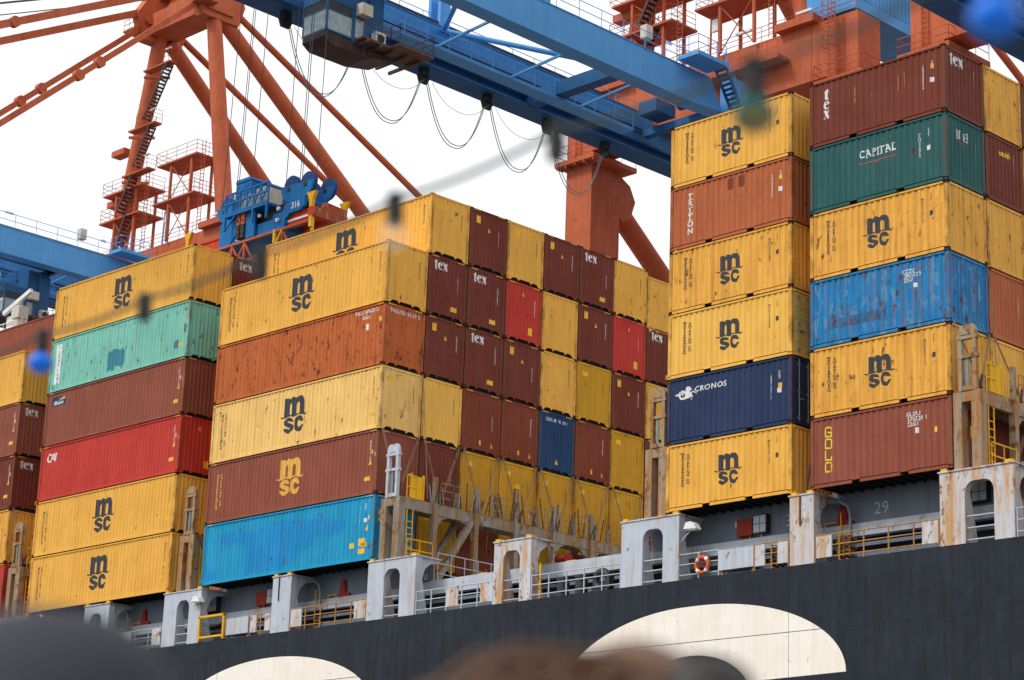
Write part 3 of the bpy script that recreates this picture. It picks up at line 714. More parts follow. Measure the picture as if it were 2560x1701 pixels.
# grey deck piers that carry the stacks
def pier(x0, wd, legs, lab=None, mat=GREY, depth_=(.34, .80)):
    """legs: (left leg width, right leg width) or None for a solid narrow pier"""
    z0, z1 = HT-.02, -.16
    root = MB()
    def leg(a, b):
        root.prism([(0, z1), (0, z0), (depth_[1], z0), (depth_[0], -.9), (depth_[0], z1)], 'x', a, b)
    if legs is None: leg(x0, x0+wd)
    else:
        a, b = legs; leg(x0, x0+a); leg(x0+wd-b, x0+wd)
        l, r_ = x0+a, x0+wd-b; c = (l+r_)/2; rr = min(.36, (r_-l)/2)
        arch = [(l, z1), (l, -.98)]+[(l+rr-rr*math.cos(R(t)), -.98+.42*math.sin(R(t))) for t in range(15, 91, 15)]
        arch += [(r_-rr+rr*math.cos(R(t)), -.98+.42*math.sin(R(t))) for t in range(90, 14, -15)]+[(r_, -.98), (r_, z1)]
        root.prism(arch, 'y', .003, depth_[0]-.01)
    p = root.build('pier', mat, ship)
    MB().box(x0-.05, x0+wd+.05, -.04, 1.44, z1+.001, z1+.055).build('top_plate', GRYR, p)
    br = MB()
    for x in (x0+wd-.10,): br.prism([(depth_[0], z1), (1.44, z1), (1.44, -.28), (.95, -.36), (.62, -.62), (.50, -1.0), (depth_[0], -1.2)], 'x', x-.03, x)
    br.build('bracket', mat, p)
    for a, b in ((x0+.05, x0+.30), (x0+wd-.32, x0+wd-.06)):
        MB().box(a, b, .0, .22, z1+.056, z1+.15).build('container_foot', SAFY, p)
    tw = MB()
    if legs is None:
        MB().tube((x0+.48, -.03, z1-.02), (x0+.48, -.03, -1.25), .028).build('drain_pipe', STEEL, p)
    else:
        rl = MB(); l, r_ = x0+legs[0], x0+wd-legs[1]
        for z in (-1.75, -2.15, -2.56): rl.tube((l, .10, z), (r_, .10, z), .028, n=6)
        rl.build('guard_rail', RAILG, p)
        MB().ladder((x0+wd-legs[1]-.62, 1.05, HT), 2.3, .42, .28, .022).build('ladder', SAFY, p)
    return p
pier(-.55, 2.93, (1.0, .78), mat=GRYR); pier(-7.0, 1.08, None, mat=GRYR); pier(-15.21, 2.93, (1.10, .80)); pier(-22.23, 2.12, (.52, .62), mat=GRYR)
pier(-30.01, 3.05, (1.05, .98)); pier(-36.53, 1.30, None); pier(-44.74, 2.90, (1.05, .90)); pier(-51.4, 2.12, (.52, .62)); pier(-59.4, 2.93, (1.05, .9))

# guard rails along the deck edge
def railing(x0, x1, mat, zs=(-1.71, -2.10, -2.50), step=1.02, y=.06):
    return MB().rails([(x0, y, 0), (x1, y, 0)], zs, .026).build('guard_rail', mat, ship), [
        MB().tube((x, y, HT), (x, y, -1.69), .032, n=6) for x in [x0+(x1-x0)*i/max(1, round((x1-x0)/step)) for i in range(max(1, round((x1-x0)/step))+1)]]
def rail_with_posts(x0, x1, mat, **k):
    o, posts = railing(x0, x1, mat, **k)
    for q in posts: q.build('rail_post', mat, o)
    return o
def rail_panel(o, x0, x1, mat, z0=-2.52, z1=-1.74):
    MB().box(x0, x1, .03, .09, z0, z1).build('rail_panel', mat, o)
o = rail_with_posts(-5.89, -.62, RAILR); rail_panel(o, -5.84, -5.16, GRYR); rail_panel(o, -1.32, -.66, GRYR)
o = rail_with_posts(-12.30, -10.36, RAILG)
o = rail_with_posts(-8.66, -7.10, RAILR, step=.75); rail_panel(o, -8.62, -8.18, GRYR); rail_panel(o, -7.58, -7.12, GRYR)
o = rail_with_posts(-35.20, -30.05, RAILR); rail_panel(o, -35.16, -34.42, GRYR); rail_panel(o, -30.85, -30.1, GRYR)
o = rail_with_posts(-38.08, -36.56, RAILR, step=.75); rail_panel(o, -38.04, -37.6, GRYR); rail_panel(o, -37.0, -36.6, GRYR)
o = rail_with_posts(-26.90, -22.27, RAILG); rail_panel(o, -25.01, -24.34, GRYR); rail_panel(o, -23.01, -22.3, GRYR)
o = rail_with_posts(-20.08, -15.27, RAILG)
o = rail_with_posts(-49.2, -44.78, RAILG); rail_panel(o, -48.0, -47.3, GREY); rail_panel(o, -45.6, -44.9, GRYR)
o = rail_with_posts(2.45, 6.5, RAILG)
o = rail_with_posts(-59.0, -51.6, RAILG)
for x0, x1 in ((-10.34, -8.69), (-39.86, -38.19)):
    b = MB().box(x0, x1, .02, .62, -2.50, -1.74).build('deck_locker', GREY, ship)
    for x in (x0+.1, x1-.1): MB().box(x-.04, x+.04, .1, .2, HT, -2.50).build('leg', RAILR, b)
MB().tube((-19.77, .22, HT), (-19.77, .22, -1.22), .045, n=8).build('yellow_post', SAFY, ship)
# yellow boarding gate with sagging chains
g = MB(); A, B_ = -41.74, -39.92
for x in (A, B_): g.beam((x, -.05, -2.64), (x, -.05, -1.50), .10)
g.beam((A-.05, -.05, -1.52), (B_+.05, -.05, -1.52), .10); g.beam((A+.06, -.05, -2.48), (B_-.06, -.05, -2.48), .09)
gate = g.build('boarding_gate', SAFY, ship)
for z in (-1.78, -2.22):
    MB().path([(A+.05+(B_-A-.1)*i/12, .02, z-.22*(1-((i-6)/6)**2)) for i in range(13)], .022, 5).build('chain', STEEL, gate)
# bollards and roller fairlead on the deck edge of the open bay
for x in (-18.55, -17.55):
    b = MB().tube((x, .30, HT-.2), (x, .30, -2.02), .25, n=18).tube((x, .30, -2.02), (x, .30, -1.93), .28, n=18).build('bollard', DSTL, ship)
fl = MB().torus((-16.38, .22, -2.22), 'y', .33, .15, 32, 12).build('fairlead', DSTL, ship)
MB().prism([(-16.86,-2.70),(-15.90,-2.70),(-15.98,-2.42),(-16.78,-2.42)], 'y', .09, .36).build('base', DSTL, fl)
MB().box(-16.0, -15.86, .05, .35, -2.6, -1.95).build('roller', DSTL, fl)
# deck floodlights on swan-neck brackets
def flood(x, z, big):
    f = MB().tube((x-.72, .16, z-.52), (x-.30, .02, z-.26), .035).tube((x-.30, .02, z-.26), (x+.05, -.05, z-.08), .03).tube((x-.72, .16, z-.75), (x-.72, .16, z-.1), .03).build('floodlight_arm', RAILG, ship)
    MB().prism([(x-.20,z-.10),(x+.42,z-.14),(x+.30,z+.06),(x+.12,z+.16),(x-.10,z+.14)], 'y', -.30, .02).build('lamp_housing', WHITE, f)
    MB().prism([(x-.12,z-.16),(x+.36,z-.19),(x+.42,z-.145),(x-.20,z-.105)], 'y', -.26, -.02).build('lamp_glass', CREAM, f)
flood(-11.60, -.72, 1); flood(-42.0, -.66, 0)
# corner brackets and pipes behind the piers
for x in (-6.0, -35.3, -50.0):
    q = MB().path([(x+.05,.9,-.35),(x+.55,.95,-.35),(x+.85,1.0,-.55),(x+.95,1.0,-.9),(x+.95,1.0,-1.5)], .06, 8).build('bent_pipe', GRYD, ship)
    MB().ladder((x+.38, 1.2, -2.7), 2.0, .40, .3, .022).build('ladder', SAFY, ship)
# white ship's mast with a radar scanner far aft
ms = MB().beam((-73.6, 8, 12), (-73.6, 8, 21.0), .9).box(-77.5, -72.0, 7.4, 8.6, 19.4, 19.55)
mast = ms.build('mast', WHITE, ship)
MB().rails([(-77.4, 7.45, 19.55), (-72.1, 7.45, 19.55)], (.5, 1.0), .035, 1.1).build('guard_rail', WHITE, mast)
MB().beam((-76.6, 7.6, 18.2), (-72.4, 7.6, 20.8), .12).beam((-76.2, 7.6, 20.4), (-74.6, 7.6, 18.4), .12).build('brace', WHITE, mast)
MB().tube((-72.6, 7.6, 19.5), (-72.6, 7.6, 21.4), .28, .40, 10).box(-73.0, -72.2, 7.2, 7.9, 20.6, 21.3).build('scanner_housing', CREAM, mast)
MB().beam((-74.2, 7.4, 21.2), (-71.3, 7.4, 22.15), .20, .26).build('scanner_arm', WHITE, mast)
MB().tube((-76.2, 8, 21.2), (-76.2, 8, 24.5), .05).beam((-76.9, 8, 22.6), (-75.5, 8, 22.6), .08).build('antenna', WHITE, mast)

# ------------------------------------------------------------------ lashing bridges between the bays
def lashing_bridge(xa, xb, nrow, mat, rods=True, label=None):
    """xa..xb: along the ship; posts every row; walkway at z 2.6 with rails, boxes and stanchions"""
    zt, zb = 2.60, 2.12; yend = .25+nrow*ROW
    m = MB()
    m.box(xb-.16, xb, .42, yend, zb, zt-.03); m.box(xa, xa+.16, .42, yend, zb+.1, zt-.03)
    br = m.build('lashing_bridge', mat, ship)
    MB().box(xa+.02, xb-.02, .43, yend, zt-.029, zt+.02).build('walkway', BRDR, br)
    hd = MB(); hd.box(xa+.34, xb-.38, .06, .36, zb+.12, zt-.02); hd.build('header', mat, br)
    for x0, x1 in ((xa, xa+.34), (xb-.38, xb)):
        MB().box(x0, x1, .05, .42, -.10, zt).build('post', mat, br)
    for x, y in [(xb, .42+1.70+ROW*i) for i in range(nrow)]:
        i = round((y-2.12)/ROW)
        top = (3.80, 3.75, 4.15, 3.75)[i % 4]
        MB().box(x-.16, x+.10, y-.12, y+.12, -1.0, zt).build('post', mat, br)
        p = MB().box(x-.10, x+.05, y-.10, y+.10, zt+.02, top).build('stanchion', mat if i % 4 != 2 else BRDR, br)
        MB().box(x-.62, x-.50, y-.85, y-.55, zt+.021, top-.35).build('stanchion', mat, br)
        if i % 4 == 2:
            MB().prism([(y-.15, top), (y+.15, top), (y+.06, top+.22), (y-.06, top+.22)], 'x', x-.13, x+.07).build('yellow_cap', SAFY, p)
        # haunches under the beam
        if i >= 0 and i != 1:
            MB().prism([(y+.12, zb), (y+.95, zb), (y+.55, zb-.12), (y+.30, zb-.38), (y+.12, zb-.9)], 'x', x-.14, x-.04).build('haunch', mat, br)
            MB().prism([(y+ROW-.12, zb), (y+ROW-.95, zb), (y+ROW-.55, zb-.12), (y+ROW-.30, zb-.38), (y+ROW-.12, zb-.9)], 'x', x-.14, x-.04).build('haunch', mat, br)
    if nrow > 2:
        MB().beam((xb-.05, 2.30, -.95), (xb-.05, 4.40, 2.2), .26, .26).build('diagonal_brace', mat, br)
        MB().beam((xa+.1, 2.30, -.95), (xa+.1, 4.40, 2.2), .24, .24).build('diagonal_brace', mat, br)
    # outer cage: a rusty welded ladder frame standing over the end
    c = MB(); xc0, xc1 = xa+.22, xa+.80
    for x in (xc0, xc1): c.box(x, x+.15, .06, .22, zt+.02, 4.62)
    c.prism([(xc0, 4.62), (xc1+.15, 4.62), (xc1+.15, 4.80), (xc1+.02, 4.98), (xc0+.13, 4.98), (xc0, 4.80)], 'y', .07, .21)
    for z in (3.78, 4.46): c.box(xc0-.06, xc1+.21, .05, .23, z, z+.12)
    c.box(xc0+.15, xc1, .08, .2, 2.64, 2.8)
    cage = c.build('end_frame', GREY if mat is BRDG else BRDR, br)
    for x in (xc0+.30, xc1-.22): MB().tube((x, .14, 2.8), (x, .14, 3.78), .035).build('bar', ROD, cage)
    # rails, door, ladder
    rl = MB().rails([(xb+.02, 2.4, zt), (xb+.02, yend, zt)], (.33, .66, .98), .022, .83).build('guard_rail', RAILR, br)
    MB().rails([(xb+.0, .45, zt), (xb+.0, 1.0, zt)], (.50, 1.0), .035, .5).build('guard_rail', SAFY, br)
    d = MB().box(xb-.04, xb+.0, .72, 1.36, zt+.03, 3.62).build('gate_door', SAFY, br)
    MB().box(xb-.06, xb+.03, .64, .719, zt+.02, 3.72).build('door_post', SAFY, d); MB().box(xb-.06, xb+.03, 1.361, 1.44, zt+.02, 3.72).build('door_post', SAFY, d)
    MB().ladder((xb-.02, .52, -.1), 2.2, .34, .28, .024, 'y').build('ladder', SAFY, br)
    MB().box(xa+.45, xa+.72, .40, .62, 1.05, 1.45).build('light_box', SAFY, br)
    lo = MB().rails([(xb+.1, .5, -.1), (xb+.1, 2.0, -.1)], (.45, .90), .03, .7).build('guard_rail', SAFY, br)
    MB().rails([(xb+.1, 2.35, -.95), (xb+.1, 6.4, -.95)], (.5, .95, 1.4), .025, .9).build('guard_rail', RAILG, br)
    return br
lb1 = lashing_bridge(.03, 1.14, 3, BRDR)
lb2 = lashing_bridge(-14.10, -13.03, 8, BRDR)
lb3 = lashing_bridge(-29.45, -28.26, 13, BRDG)
lb4 = lashing_bridge(-43.95, -42.85, 4, BRDR)
lb5 = lashing_bridge(-58.9, -57.8, 4, BRDR)
# crossed lashing rods in front of the container ends, with turnbuckles
def lashing(xw, xf, y0, y1, ztop, zfoot, br):
    """two rods crossing in front of one column of ends"""
    for a, b in ((y0+.12, y0+.42), (y1-.12, y0+.34)):
        for k in (0, .08):
            MB().tube((xw+.06, a+k, ztop), (xf, b+k, zfoot), .017, n=6).build('lashing_rod', RRD, br)
        MB().tube((xf, b, zfoot-.03), (xf+(xw-xf)*.22, b+(a-b)*.22, zfoot+(ztop-zfoot)*.22), .045, n=6).build('turnbuckle', DSTL, br)
for r in range(9): lashing(X37, -28.80, r*ROW, r*ROW+W, 2*P40+.02, 2.75, lb3)
for r in range(9):
    MB().tube((X37+.06, r*ROW+.16, P40+.05), (-28.7, r*ROW+1.0, 2.75), .016, n=6).build('lashing_rod', RRD, lb3)
for k, (a, b) in enumerate(((.2, .0),)):
    MB().tube((X37+.06, 2.40, 3*P40), (-28.5, 1.9, 2.8), .017, n=6).build('lashing_rod', RRD, lb3)
for r in range(3): lashing(X29, .95, r*ROW, r*ROW+W, 2*P20+.02, 2.75, lb1)
MB().tube((.06, 2.36, 3*P20), (.95, 1.5, 2.75), .017, n=6).build('lashing_rod', RRD, lb1)
for r in range(2): lashing(X45, -58.1, r*ROW, r*ROW+W, 2*P40+.02, 2.75, lb5)
for k in range(2):
    MB().tube((-6.45+.22*k, .25, -.08), (-6.12+.1*k, .30, 2.0), .03, n=6).build('turnbuckle', ROD if k else DSTL, ship)
# loose turnbuckle bars standing along the bridge rail
rnd = random.Random(4)
for i in range(44):
    y = 1.9+i*.25+rnd.uniform(-.1, .1); h = rnd.uniform(.7, 1.35); dy = rnd.uniform(-.35, .35)
    MB().tube((-28.2, y, 2.62), (-28.2+rnd.uniform(-.12, .05), y+dy, 2.62+h), .026, n=6).build('turnbuckle', DSTL if i % 3 else ROD, lb3)

# small loose things on board
lb = thing('lifebuoy', 'orange lifebuoy with white bands hanging on the grey deck rail', 'lifebuoy', (-11.06, -.06, -2.22))
ring = MB().torus((-11.06, -.06, -2.22), 'y', .29, .075, 36, 10).build('ring', BUOY, lb)
for a in (45, 135, 225, 315):
    t = R(a); cx, cz = -11.06+.29*math.cos(t), -2.22+.29*math.sin(t); u = Vector((-math.sin(t), 0, math.cos(t)))*.06
    MB().tube(Vector((cx, -.06, cz))-u, Vector((cx, -.06, cz))+u, .081, n=12).build('white_band', WHITE, ring)
MB().beam((-11.06, -.09, -1.70), (-11.06, -.09, -2.22), .05, .02).beam((-11.06, -.09, -2.22), (-10.82, -.09, -2.42), .05, .02).beam((-11.06, -.09, -2.22), (-11.30, -.09, -2.42), .05, .02).build('bracket', REDP, lb)
def pallet(x, n, lab, tilt=0):
    t = thing('pallet', lab, 'pallet', (x, .35, -2.5))
    for k in range(n):
        z = -2.46+k*.155; s = tilt*(k-n/2)*.03
        MB().beam((x, .18, z+s), (x+.62, .18, z-s+.02), .1, .025).build('slat', WOOD, t)
        for q in (.04, .30, .56): MB().box(x+q, x+q+.07, .14, .55, z-.10, z-.02).build('block', WOOD, t)
pallet(-8.02, 5, 'broken wooden pallets behind the short rusty rail beside the solid pier', 1.2)
pallet(-5.05, 5, 'upright wooden pallet behind the long rusty rail near the number 29')
wn = thing('winch', 'small red winch standing on the hatch cover in the open bay', 'winch', (-20.2, 2.0, -1.0))
MB().tube((-20.45, 2.0, -.72), (-19.95, 2.0, -.72), .15, n=14).build('drum', REDP, wn)
for x in (-20.5, -19.95): MB().disc((x, 2.0, -.72), 'x', .24, .05).build('flange', REDP, wn)
MB().box(-20.55, -19.9, 1.8, 2.2, -1.0, -.9).build('base', REDP, wn)

# ------------------------------------------------------------------ ship-to-shore gantry cranes on the quay behind the ship
YL = 46.0
def gantry_crane(xc, label, trolley_y, cab=True, ropes=True, stays=True, festoon=True):
    X = lambda a: xc+a
    c = thing('gantry_crane', label, 'crane', (xc, YL, -15.5), 'orange and blue gantry cranes on the quay')
    # legs and the portal beam
    for s, a in ((-1, -13.0), (1, 10.5)):
        lg = MB().box(X(a), X(a+2.5), YL, YL+3.0, -15.5, 40.2).build('leg', CRNO, c)
        col = MB().box(X(a-.6), X(a+3.3), YL-.7, YL+3.9, 39.35, 39.70)
        for q in range(5): col.box(X(a-.5+q*.9), X(a-.35+q*.9), YL-.65, YL, 39.2, 39.349)
        pf = col.build('platform', CRNO, lg)
        MB().rails([(X(a-.58), YL+3.8, 39.7), (X(a-.58), YL-.68, 39.7), (X(a+3.28), YL-.68, 39.7), (X(a+3.28), YL+3.8, 39.7)], (.55, 1.1), .028, 1.4).build('guard_rail', CRNO, lg)
        MB().ladder((X(a+.9), YL-.12, 39.7), 4.3, .5, .35, .03).build('ladder', CRNO, lg)
        MB().tube((X(a+1.25), YL+2.4, 38.3), (X(a+1.25), YL+24.5, 21.3), .78, n=20).build('diagonal_brace', CRNO, c)
        MB().prism([(YL+3.0, 39.3), (YL+4.3, 38.7), (YL+4.9, 37.6), (YL+4.4, 36.2), (YL+3.6, 35.7), (YL+3.0, 36.3)], 'x', X(a+2.0), X(a+2.3)).build('gusset', CRNO, c)
        MB().box(X(a), X(a+2.5), YL+24, YL+27, -15.5, 42).build('leg', CRNO, c)
    pb = MB().box(X(-13), X(13), YL-.01, YL+2.41, 40.2, 44.2)
    for q in (-9.2, -4.6, 0, 4.6, 9.2): pb.box(X(q-.03), X(q+.03), YL-.05, YL-.011, 40.25, 44.15)
    po = pb.build('portal_beam', CRNO, c)
    MB().box(X(-10.4), X(10.4), YL+24.5, YL+26.5, 26, 29).build('portal_beam', CRNO, c)
    for s in (-1, 1):
        MB().box(X(s*11.8-.9), X(s*11.8+.9), YL+3.01, YL+23.99, 18, 20.5).build('side_beam', CRNO, c)
    MB().rails([(X(-12.8), YL+.1, 44.2), (X(12.8), YL+.1, 44.2)], (.4, .8, 1.15), .024, 1.9).build('guard_rail', CRNO, po)
    # walkway hung on the face of the portal
    wk = MB().box(X(-1.0), X(7.4), YL-1.25, YL-.06, 42.05, 42.30).build('walkway', CRNO, po)
    MB().rails([(X(-1.0), YL-1.2, 42.3), (X(7.4), YL-1.2, 42.3)], (.55, 1.1), .024, 1.4).build('guard_rail', CRNO, wk)
    lc = MB().ladder((X(11.0), YL-.55, 39.7), 6.6, .55, .33, .03)
    for i in range(8):
        z = 41.8+i*.6
        lc.path([(X(10.95), YL-.55, z), (X(10.85), YL-1.1, z), (X(11.27), YL-1.4, z), (X(11.7), YL-1.1, z), (X(11.6), YL-.55, z)], .022, 5)
    for dx, dy in ((-.12, -.55), (.27, -.85), (.67, -.55)): lc.tube((X(11.0+dx), YL-.55+dy, 41.8), (X(11.0+dx), YL-.55+dy, 46.2), .02, n=5)
    lc.build('caged_ladder', CRNO, po)
    # A-frame: four tubes and thin back stays to a box head
    ap = {s: (X(s*4.0), YL+1.2, 66.0) for s in (-1, 1)}
    for s in (-1, 1):
        MB().tube((X(s*8.2), YL+1.2, 44.0), ap[s], .80, .68, 24).build('a_frame_tube', CRNO, c)
        MB().tube((X(s*4.0), YL+2.2, 65.6), (X(s*5.2), YL+29, 43.6), .70, .70, 22).build('back_tube', CRNO, c)
        MB().tube((X(s*4.2), YL+2.2, 67.2), (X(s*4.4), YL+54, 42.4), .31, .31, 14).build('back_stay', CRNO, c)
        bs = MB().box(X(s*8.2-1.6), X(s*8.2+1.6), YL-.6, YL+3.0, 44.21, 44.75); bs.build('base_plate', CRNO, c)
    hd = MB()
    hd.box(X(-5.2), X(5.2), YL-.2, YL+2.6, 65.6, 67.6)
    for s in (-1, 1):
        hd.prism([(YL-.6, 65.0), (YL+3.4, 65.0), (YL+4.0, 67.0), (YL+2.4, 70.5), (YL+.2, 70.5), (YL-1.6, 67.4)], 'x', X(s*4.4-.55), X(s*4.4+.55))
    hd.box(X(-3.8), X(3.8), YL+.5, YL+2.2, 69.4, 70.4)
    hd.prism([(X(-3.9), 67.6), (X(3.9), 67.6), (X(2.2), 69.4), (X(-2.2), 69.4)], 'y', YL+1.0, YL+1.8)
    ho = hd.build('head_frame', CRNO, c)
    for s in (-1, 1):
        MB().box(X(s*5.2-.9), X(s*5.2+.9), YL-1.6, YL+.2, 65.9, 66.1).rails([(X(s*5.2-.85), YL-1.55, 66.1), (X(s*5.2+.85), YL-1.55, 66.1)], (.5, 1.0), .03, .85).build('platform', CRNO, ho)
        for q in (-1, 1): MB().disc((X(s*4.4+q*.72), YL-.4, 66.9), 'x', .42, .25, 20).build('pin', CRNO, ho)
    # fore stays: jointed flat bars
    if stays:
        for s in (-1, 1):
            for (y1, z1, y0, z0, w_) in ((-6, 40.2, YL-.8, 67.8, .62), (17.5, 40.4, YL-.6, 66.4, .50)):
                p0 = Vector((X(s*4.4), y0, z0)); p1 = Vector((X(s*4.6), y1, z1))
                st = MB().beam(p0, p1, .34, w_).build('fore_stay', CRNO, c)
                for t in (.36, .43, .74):
                    m = p0.lerp(p1, t); MB().disc(m, 'x', .48, .55, 18).build('joint', CRNO, st)
            MB().tube((X(s*2.2), YL-.5, 68.6), (X(s*2.2), -14, 42), .05, n=6).build('boom_rope', ROPE, c)
            MB().tube((X(s*1.5), YL-.5, 69.6), (X(s*1.5), -14, 43), .05, n=6).build('boom_rope', ROPE, c)
    # boom: twin box girders, walkways, braces
    YB = -18.0
    for s in (-1, 1):
        xa, xb = (X(3.3), X(4.5)) if s > 0 else (X(-5.6), X(-4.4))
        zb, zt = (37.95, 40.15) if s > 0 else (38.75, 41.0)
        m = MB()
        if s > 0: m.prism([(YB, zb), (39.6, zb), (42.6, zb+.2), (41.4, zt), (YB, zt)], 'x', xa, xb)
        else: m.box(xa, xb, YB, 45.7, zb, zt); m.box(xa, xb, 45.701, 64, zb, 40.19)
        gd = m.build('boom_girder', CRNB if s > 0 else CRNK2, c)
        MB().box(xa-.06, xb+.06, YB, 41.2 if s > 0 else 45.4, zt, zt+.06).build('top_flange', CRNB if s > 0 else CRNK2, gd)
        if s < 0:
            MB().box(xa-.5, xb+.35, YB, 64, zb-.16, zb-.001).build('rail_flange', CRNK, gd)
            MB().box(xa+.2, xb-.15, YB, 64, zb-.66, zb-.161).build('rail_beam', CRNK, gd)
            MB().box(xa-.4, xb+.25, YB, 64, zb-.78, zb-.661).build('lower_flange', CRNK, gd)
            MB().tube((xb+.12, YB, zb+.95), (xb+.12, 45, zb+.95), .05, n=6).tube((xb+.12, YB, zb+.7), (xb+.12, 45, zb+.7), .04, n=6).build('cable_run', DSTL, gd)
        rl = MB().rails([(xb-.06 if s > 0 else xa+.1, YB, zt+.06), (xb-.06 if s > 0 else xa+.1, 41 if s > 0 else 45, zt+.06)], (.6, 1.2), .028, 2.05)
        rl.build('guard_rail', CRNB, gd)
        tr = MB(); y0 = xa+.35 if s > 0 else xb-.35
        tr.box(y0-.12, y0+.12, YB, 41, zt+.30, zt+.42)
        for i in range(28): tr.box(y0-.05, y0+.05, YB+i*2.1, YB+i*2.1+.08, zt+.061, zt+.30)
        tr.build('cable_tray', DSTL, gd)
        for y in (2.6, 25.3):
            # rabbit-ear brackets that take the fore stays
            e = MB(); xx = xb-.55 if s > 0 else xa+.5
            for q in (-.45, .45):
                e.prism([(xx+q-.13, zt+.07), (xx+q+.13, zt+.07), (xx+q+.13, zt+2.0), (xx+q*1.7+.13, zt+3.1), (xx+q*1.7-.10, zt+3.15), (xx+q-.13, zt+2.2)], 'y', y, y+.85)
            e.build('stay_bracket', CRNB, gd)
        if s > 0:
            for y, w_ in ((28.0, .8), (9, .8), (37.4, .5)):
                MB().box(xb-.5, xb-.38, y, y+w_, zt+1.35, zt+1.52).build('lamp', WHITE, gd)
            MB().box(xb-.75, xb-.2, 35.2, 35.8, zt+1.0, zt+1.9).build('switch_box', CREAM, gd)
    # end platform with stair down the girder end
    ep = MB().box(X(4.52), X(6.3), 38.0, 40.9, 40.35, 40.62).build('platform', CRNB, c)
    MB().rails([(X(4.6), 38.05, 40.62), (X(6.25), 38.05, 40.62), (X(6.25), 40.85, 40.62)], (.6, 1.15), .028, 1.0).build('guard_rail', CRNB, ep)
    st = MB(); p = Vector((X(5.2), 41.0, 40.5)); q = Vector((X(5.2), 43.4, 36.9))
    for dx in (0, .85): st.beam(p+Vector((dx,0,0)), q+Vector((dx,0,0)), .06, .25)
    for i in range(13): m = p.lerp(q, (i+.5)/13); st.box(m.x+.03, m.x+.82, m.y-.14, m.y+.14, m.z-.03, m.z+.03)
    so_ = st.build('stair', CRNK, ep)
    MB().rails([p+Vector((.85,0,0)), q+Vector((.85,0,0))], (.6, 1.1), .026, .9).build('guard_rail', CRNB, so_)
    MB().box(X(4.2), X(5.1), 42.7, 45.9, 37.6, 40.6).build('hinge_block', CRNB, c)
    hm = MB()
    hm.box(X(-3.8), X(3.0), 43.9, 44.5, 38.9, 39.4).box(X(-3.0), X(-1.4), 42.6, 44.6, 39.9, 40.8).tube((X(.2), 43.2, 40.0), (X(2.4), 43.2, 40.0), .4, n=14)
    hm.build('hinge_block', CRNK, c)
    wkm = MB().box(X(-2.6), X(-1.5), YB, 40.5, 37.75, 37.95)
    for i in range(9):
        wkm.beam((X(-1.5), YB+2+i*6.4, 37.82), (X(3.3), YB+2+i*6.4+.2, 38.3), .14); wkm.beam((X(-2.6), YB+2+i*6.4, 37.82), (X(-4.4), YB+2+i*6.4, 39.3), .14)
    wko = wkm.build('boom_walkway', CRNB, c)
    MB().rails([(X(-1.55), YB, 37.95), (X(-1.55), 40.5, 37.95)], (.55, 1.1), .028, 1.9).build('guard_rail', CRNB, wko)
    for y in (20.5, 4.0):
        v = MB(); k = (X(-4.6), y+5.2, 40.9)
        v.tube((X(3.6), y-1.2, 38.3), k, .17, n=12); v.tube((X(3.4), y+10.4, 38.3), k, .17, n=12); v.build('v_brace', CRNB, c)
    for y in (33.0, 14.0): MB().box(X(-4.39), X(3.29), y, y+.9, 38.0, 38.9).build('cross_beam', CRNK, c)
    # stair towers standing on the portal beam
    def tower(x0, levels, y0=YL-.3):
        t = MB()
        for dx, dy in ((0, 0), (3.0, 0), (0, 2.2), (3.0, 2.2)): t.box(X(x0+dx-.1), X(x0+dx+.1), y0+dy-.1, y0+dy+.1, 44.21, levels[-1])
        to = t.build('stair_tower', CRNO, c)
        for i, z in enumerate(levels):
            pl = MB().box(X(x0-2.1 if i % 2 == 0 else x0-1.8), X(x0+4.0), y0-.3, y0+2.5, z-.16, z).build('platform', CRNO, to)
            MB().rails([(X(x0-2.0), y0+2.4, z), (X(x0-2.0), y0-.25, z), (X(x0+3.9), y0-.25, z), (X(x0+3.9), y0+2.4, z)], (.4, .8, 1.2), .024, 1.5).build('guard_rail', CRNO, to)
        for z0, z1 in zip([44.2]+levels, levels):
            d = MB().tube((X(x0), y0, z0), (X(x0+3), y0, z1-.3), .045, n=6).tube((X(x0+3), y0, z0), (X(x0), y0, z1-.3), .045, n=6)
            d.build('tower_brace', CRNO, to)
        lad = MB().ladder((X(x0+4.1), y0+.2, 44.3), levels[-1]-43.2, .5, .33, .025)
        for i in range(int((levels[-1]-46)/.6)):
            z = 46.4+i*.6; lad.path([(X(x0+4.05), y0+.2, z), (X(x0+4.1), y0-.45, z), (X(x0+4.5), y0-.6, z), (X(x0+4.75), y0+.2, z)], .02, 5)
        lad.build('caged_ladder', CRNO, to)
        return to
    tower(1.6, [48.0, 51.6]); t2 = tower(-6.6, [48.0, 50.6])
    def flight(p, q, wd=.75):
        s_ = MB(); p = Vector(p); q = Vector(q); n_ = max(6, int((q-p).length/.34))
        for dy in (0, wd): s_.beam(p+Vector((0,dy,0)), q+Vector((0,dy,0)), .05, .22)
        for i in range(n_): m = p.lerp(q, (i+.5)/n_); s_.box(m.x-.15, m.x+.15, m.y+.03, m.y+wd-.03, m.z-.025, m.z+.025)
        o_ = s_.build('stair', DSTL, c)
        MB().rails([p+Vector((0,wd,0)), q+Vector((0,wd,0))], (.55, 1.05), .02, 1.1).build('guard_rail', CRNO, o_)
    # stairs that zigzag up the left tube
    lev = [(-4.6, 51.6), (-4.2, 55.9), (-2.6, 61.4)]
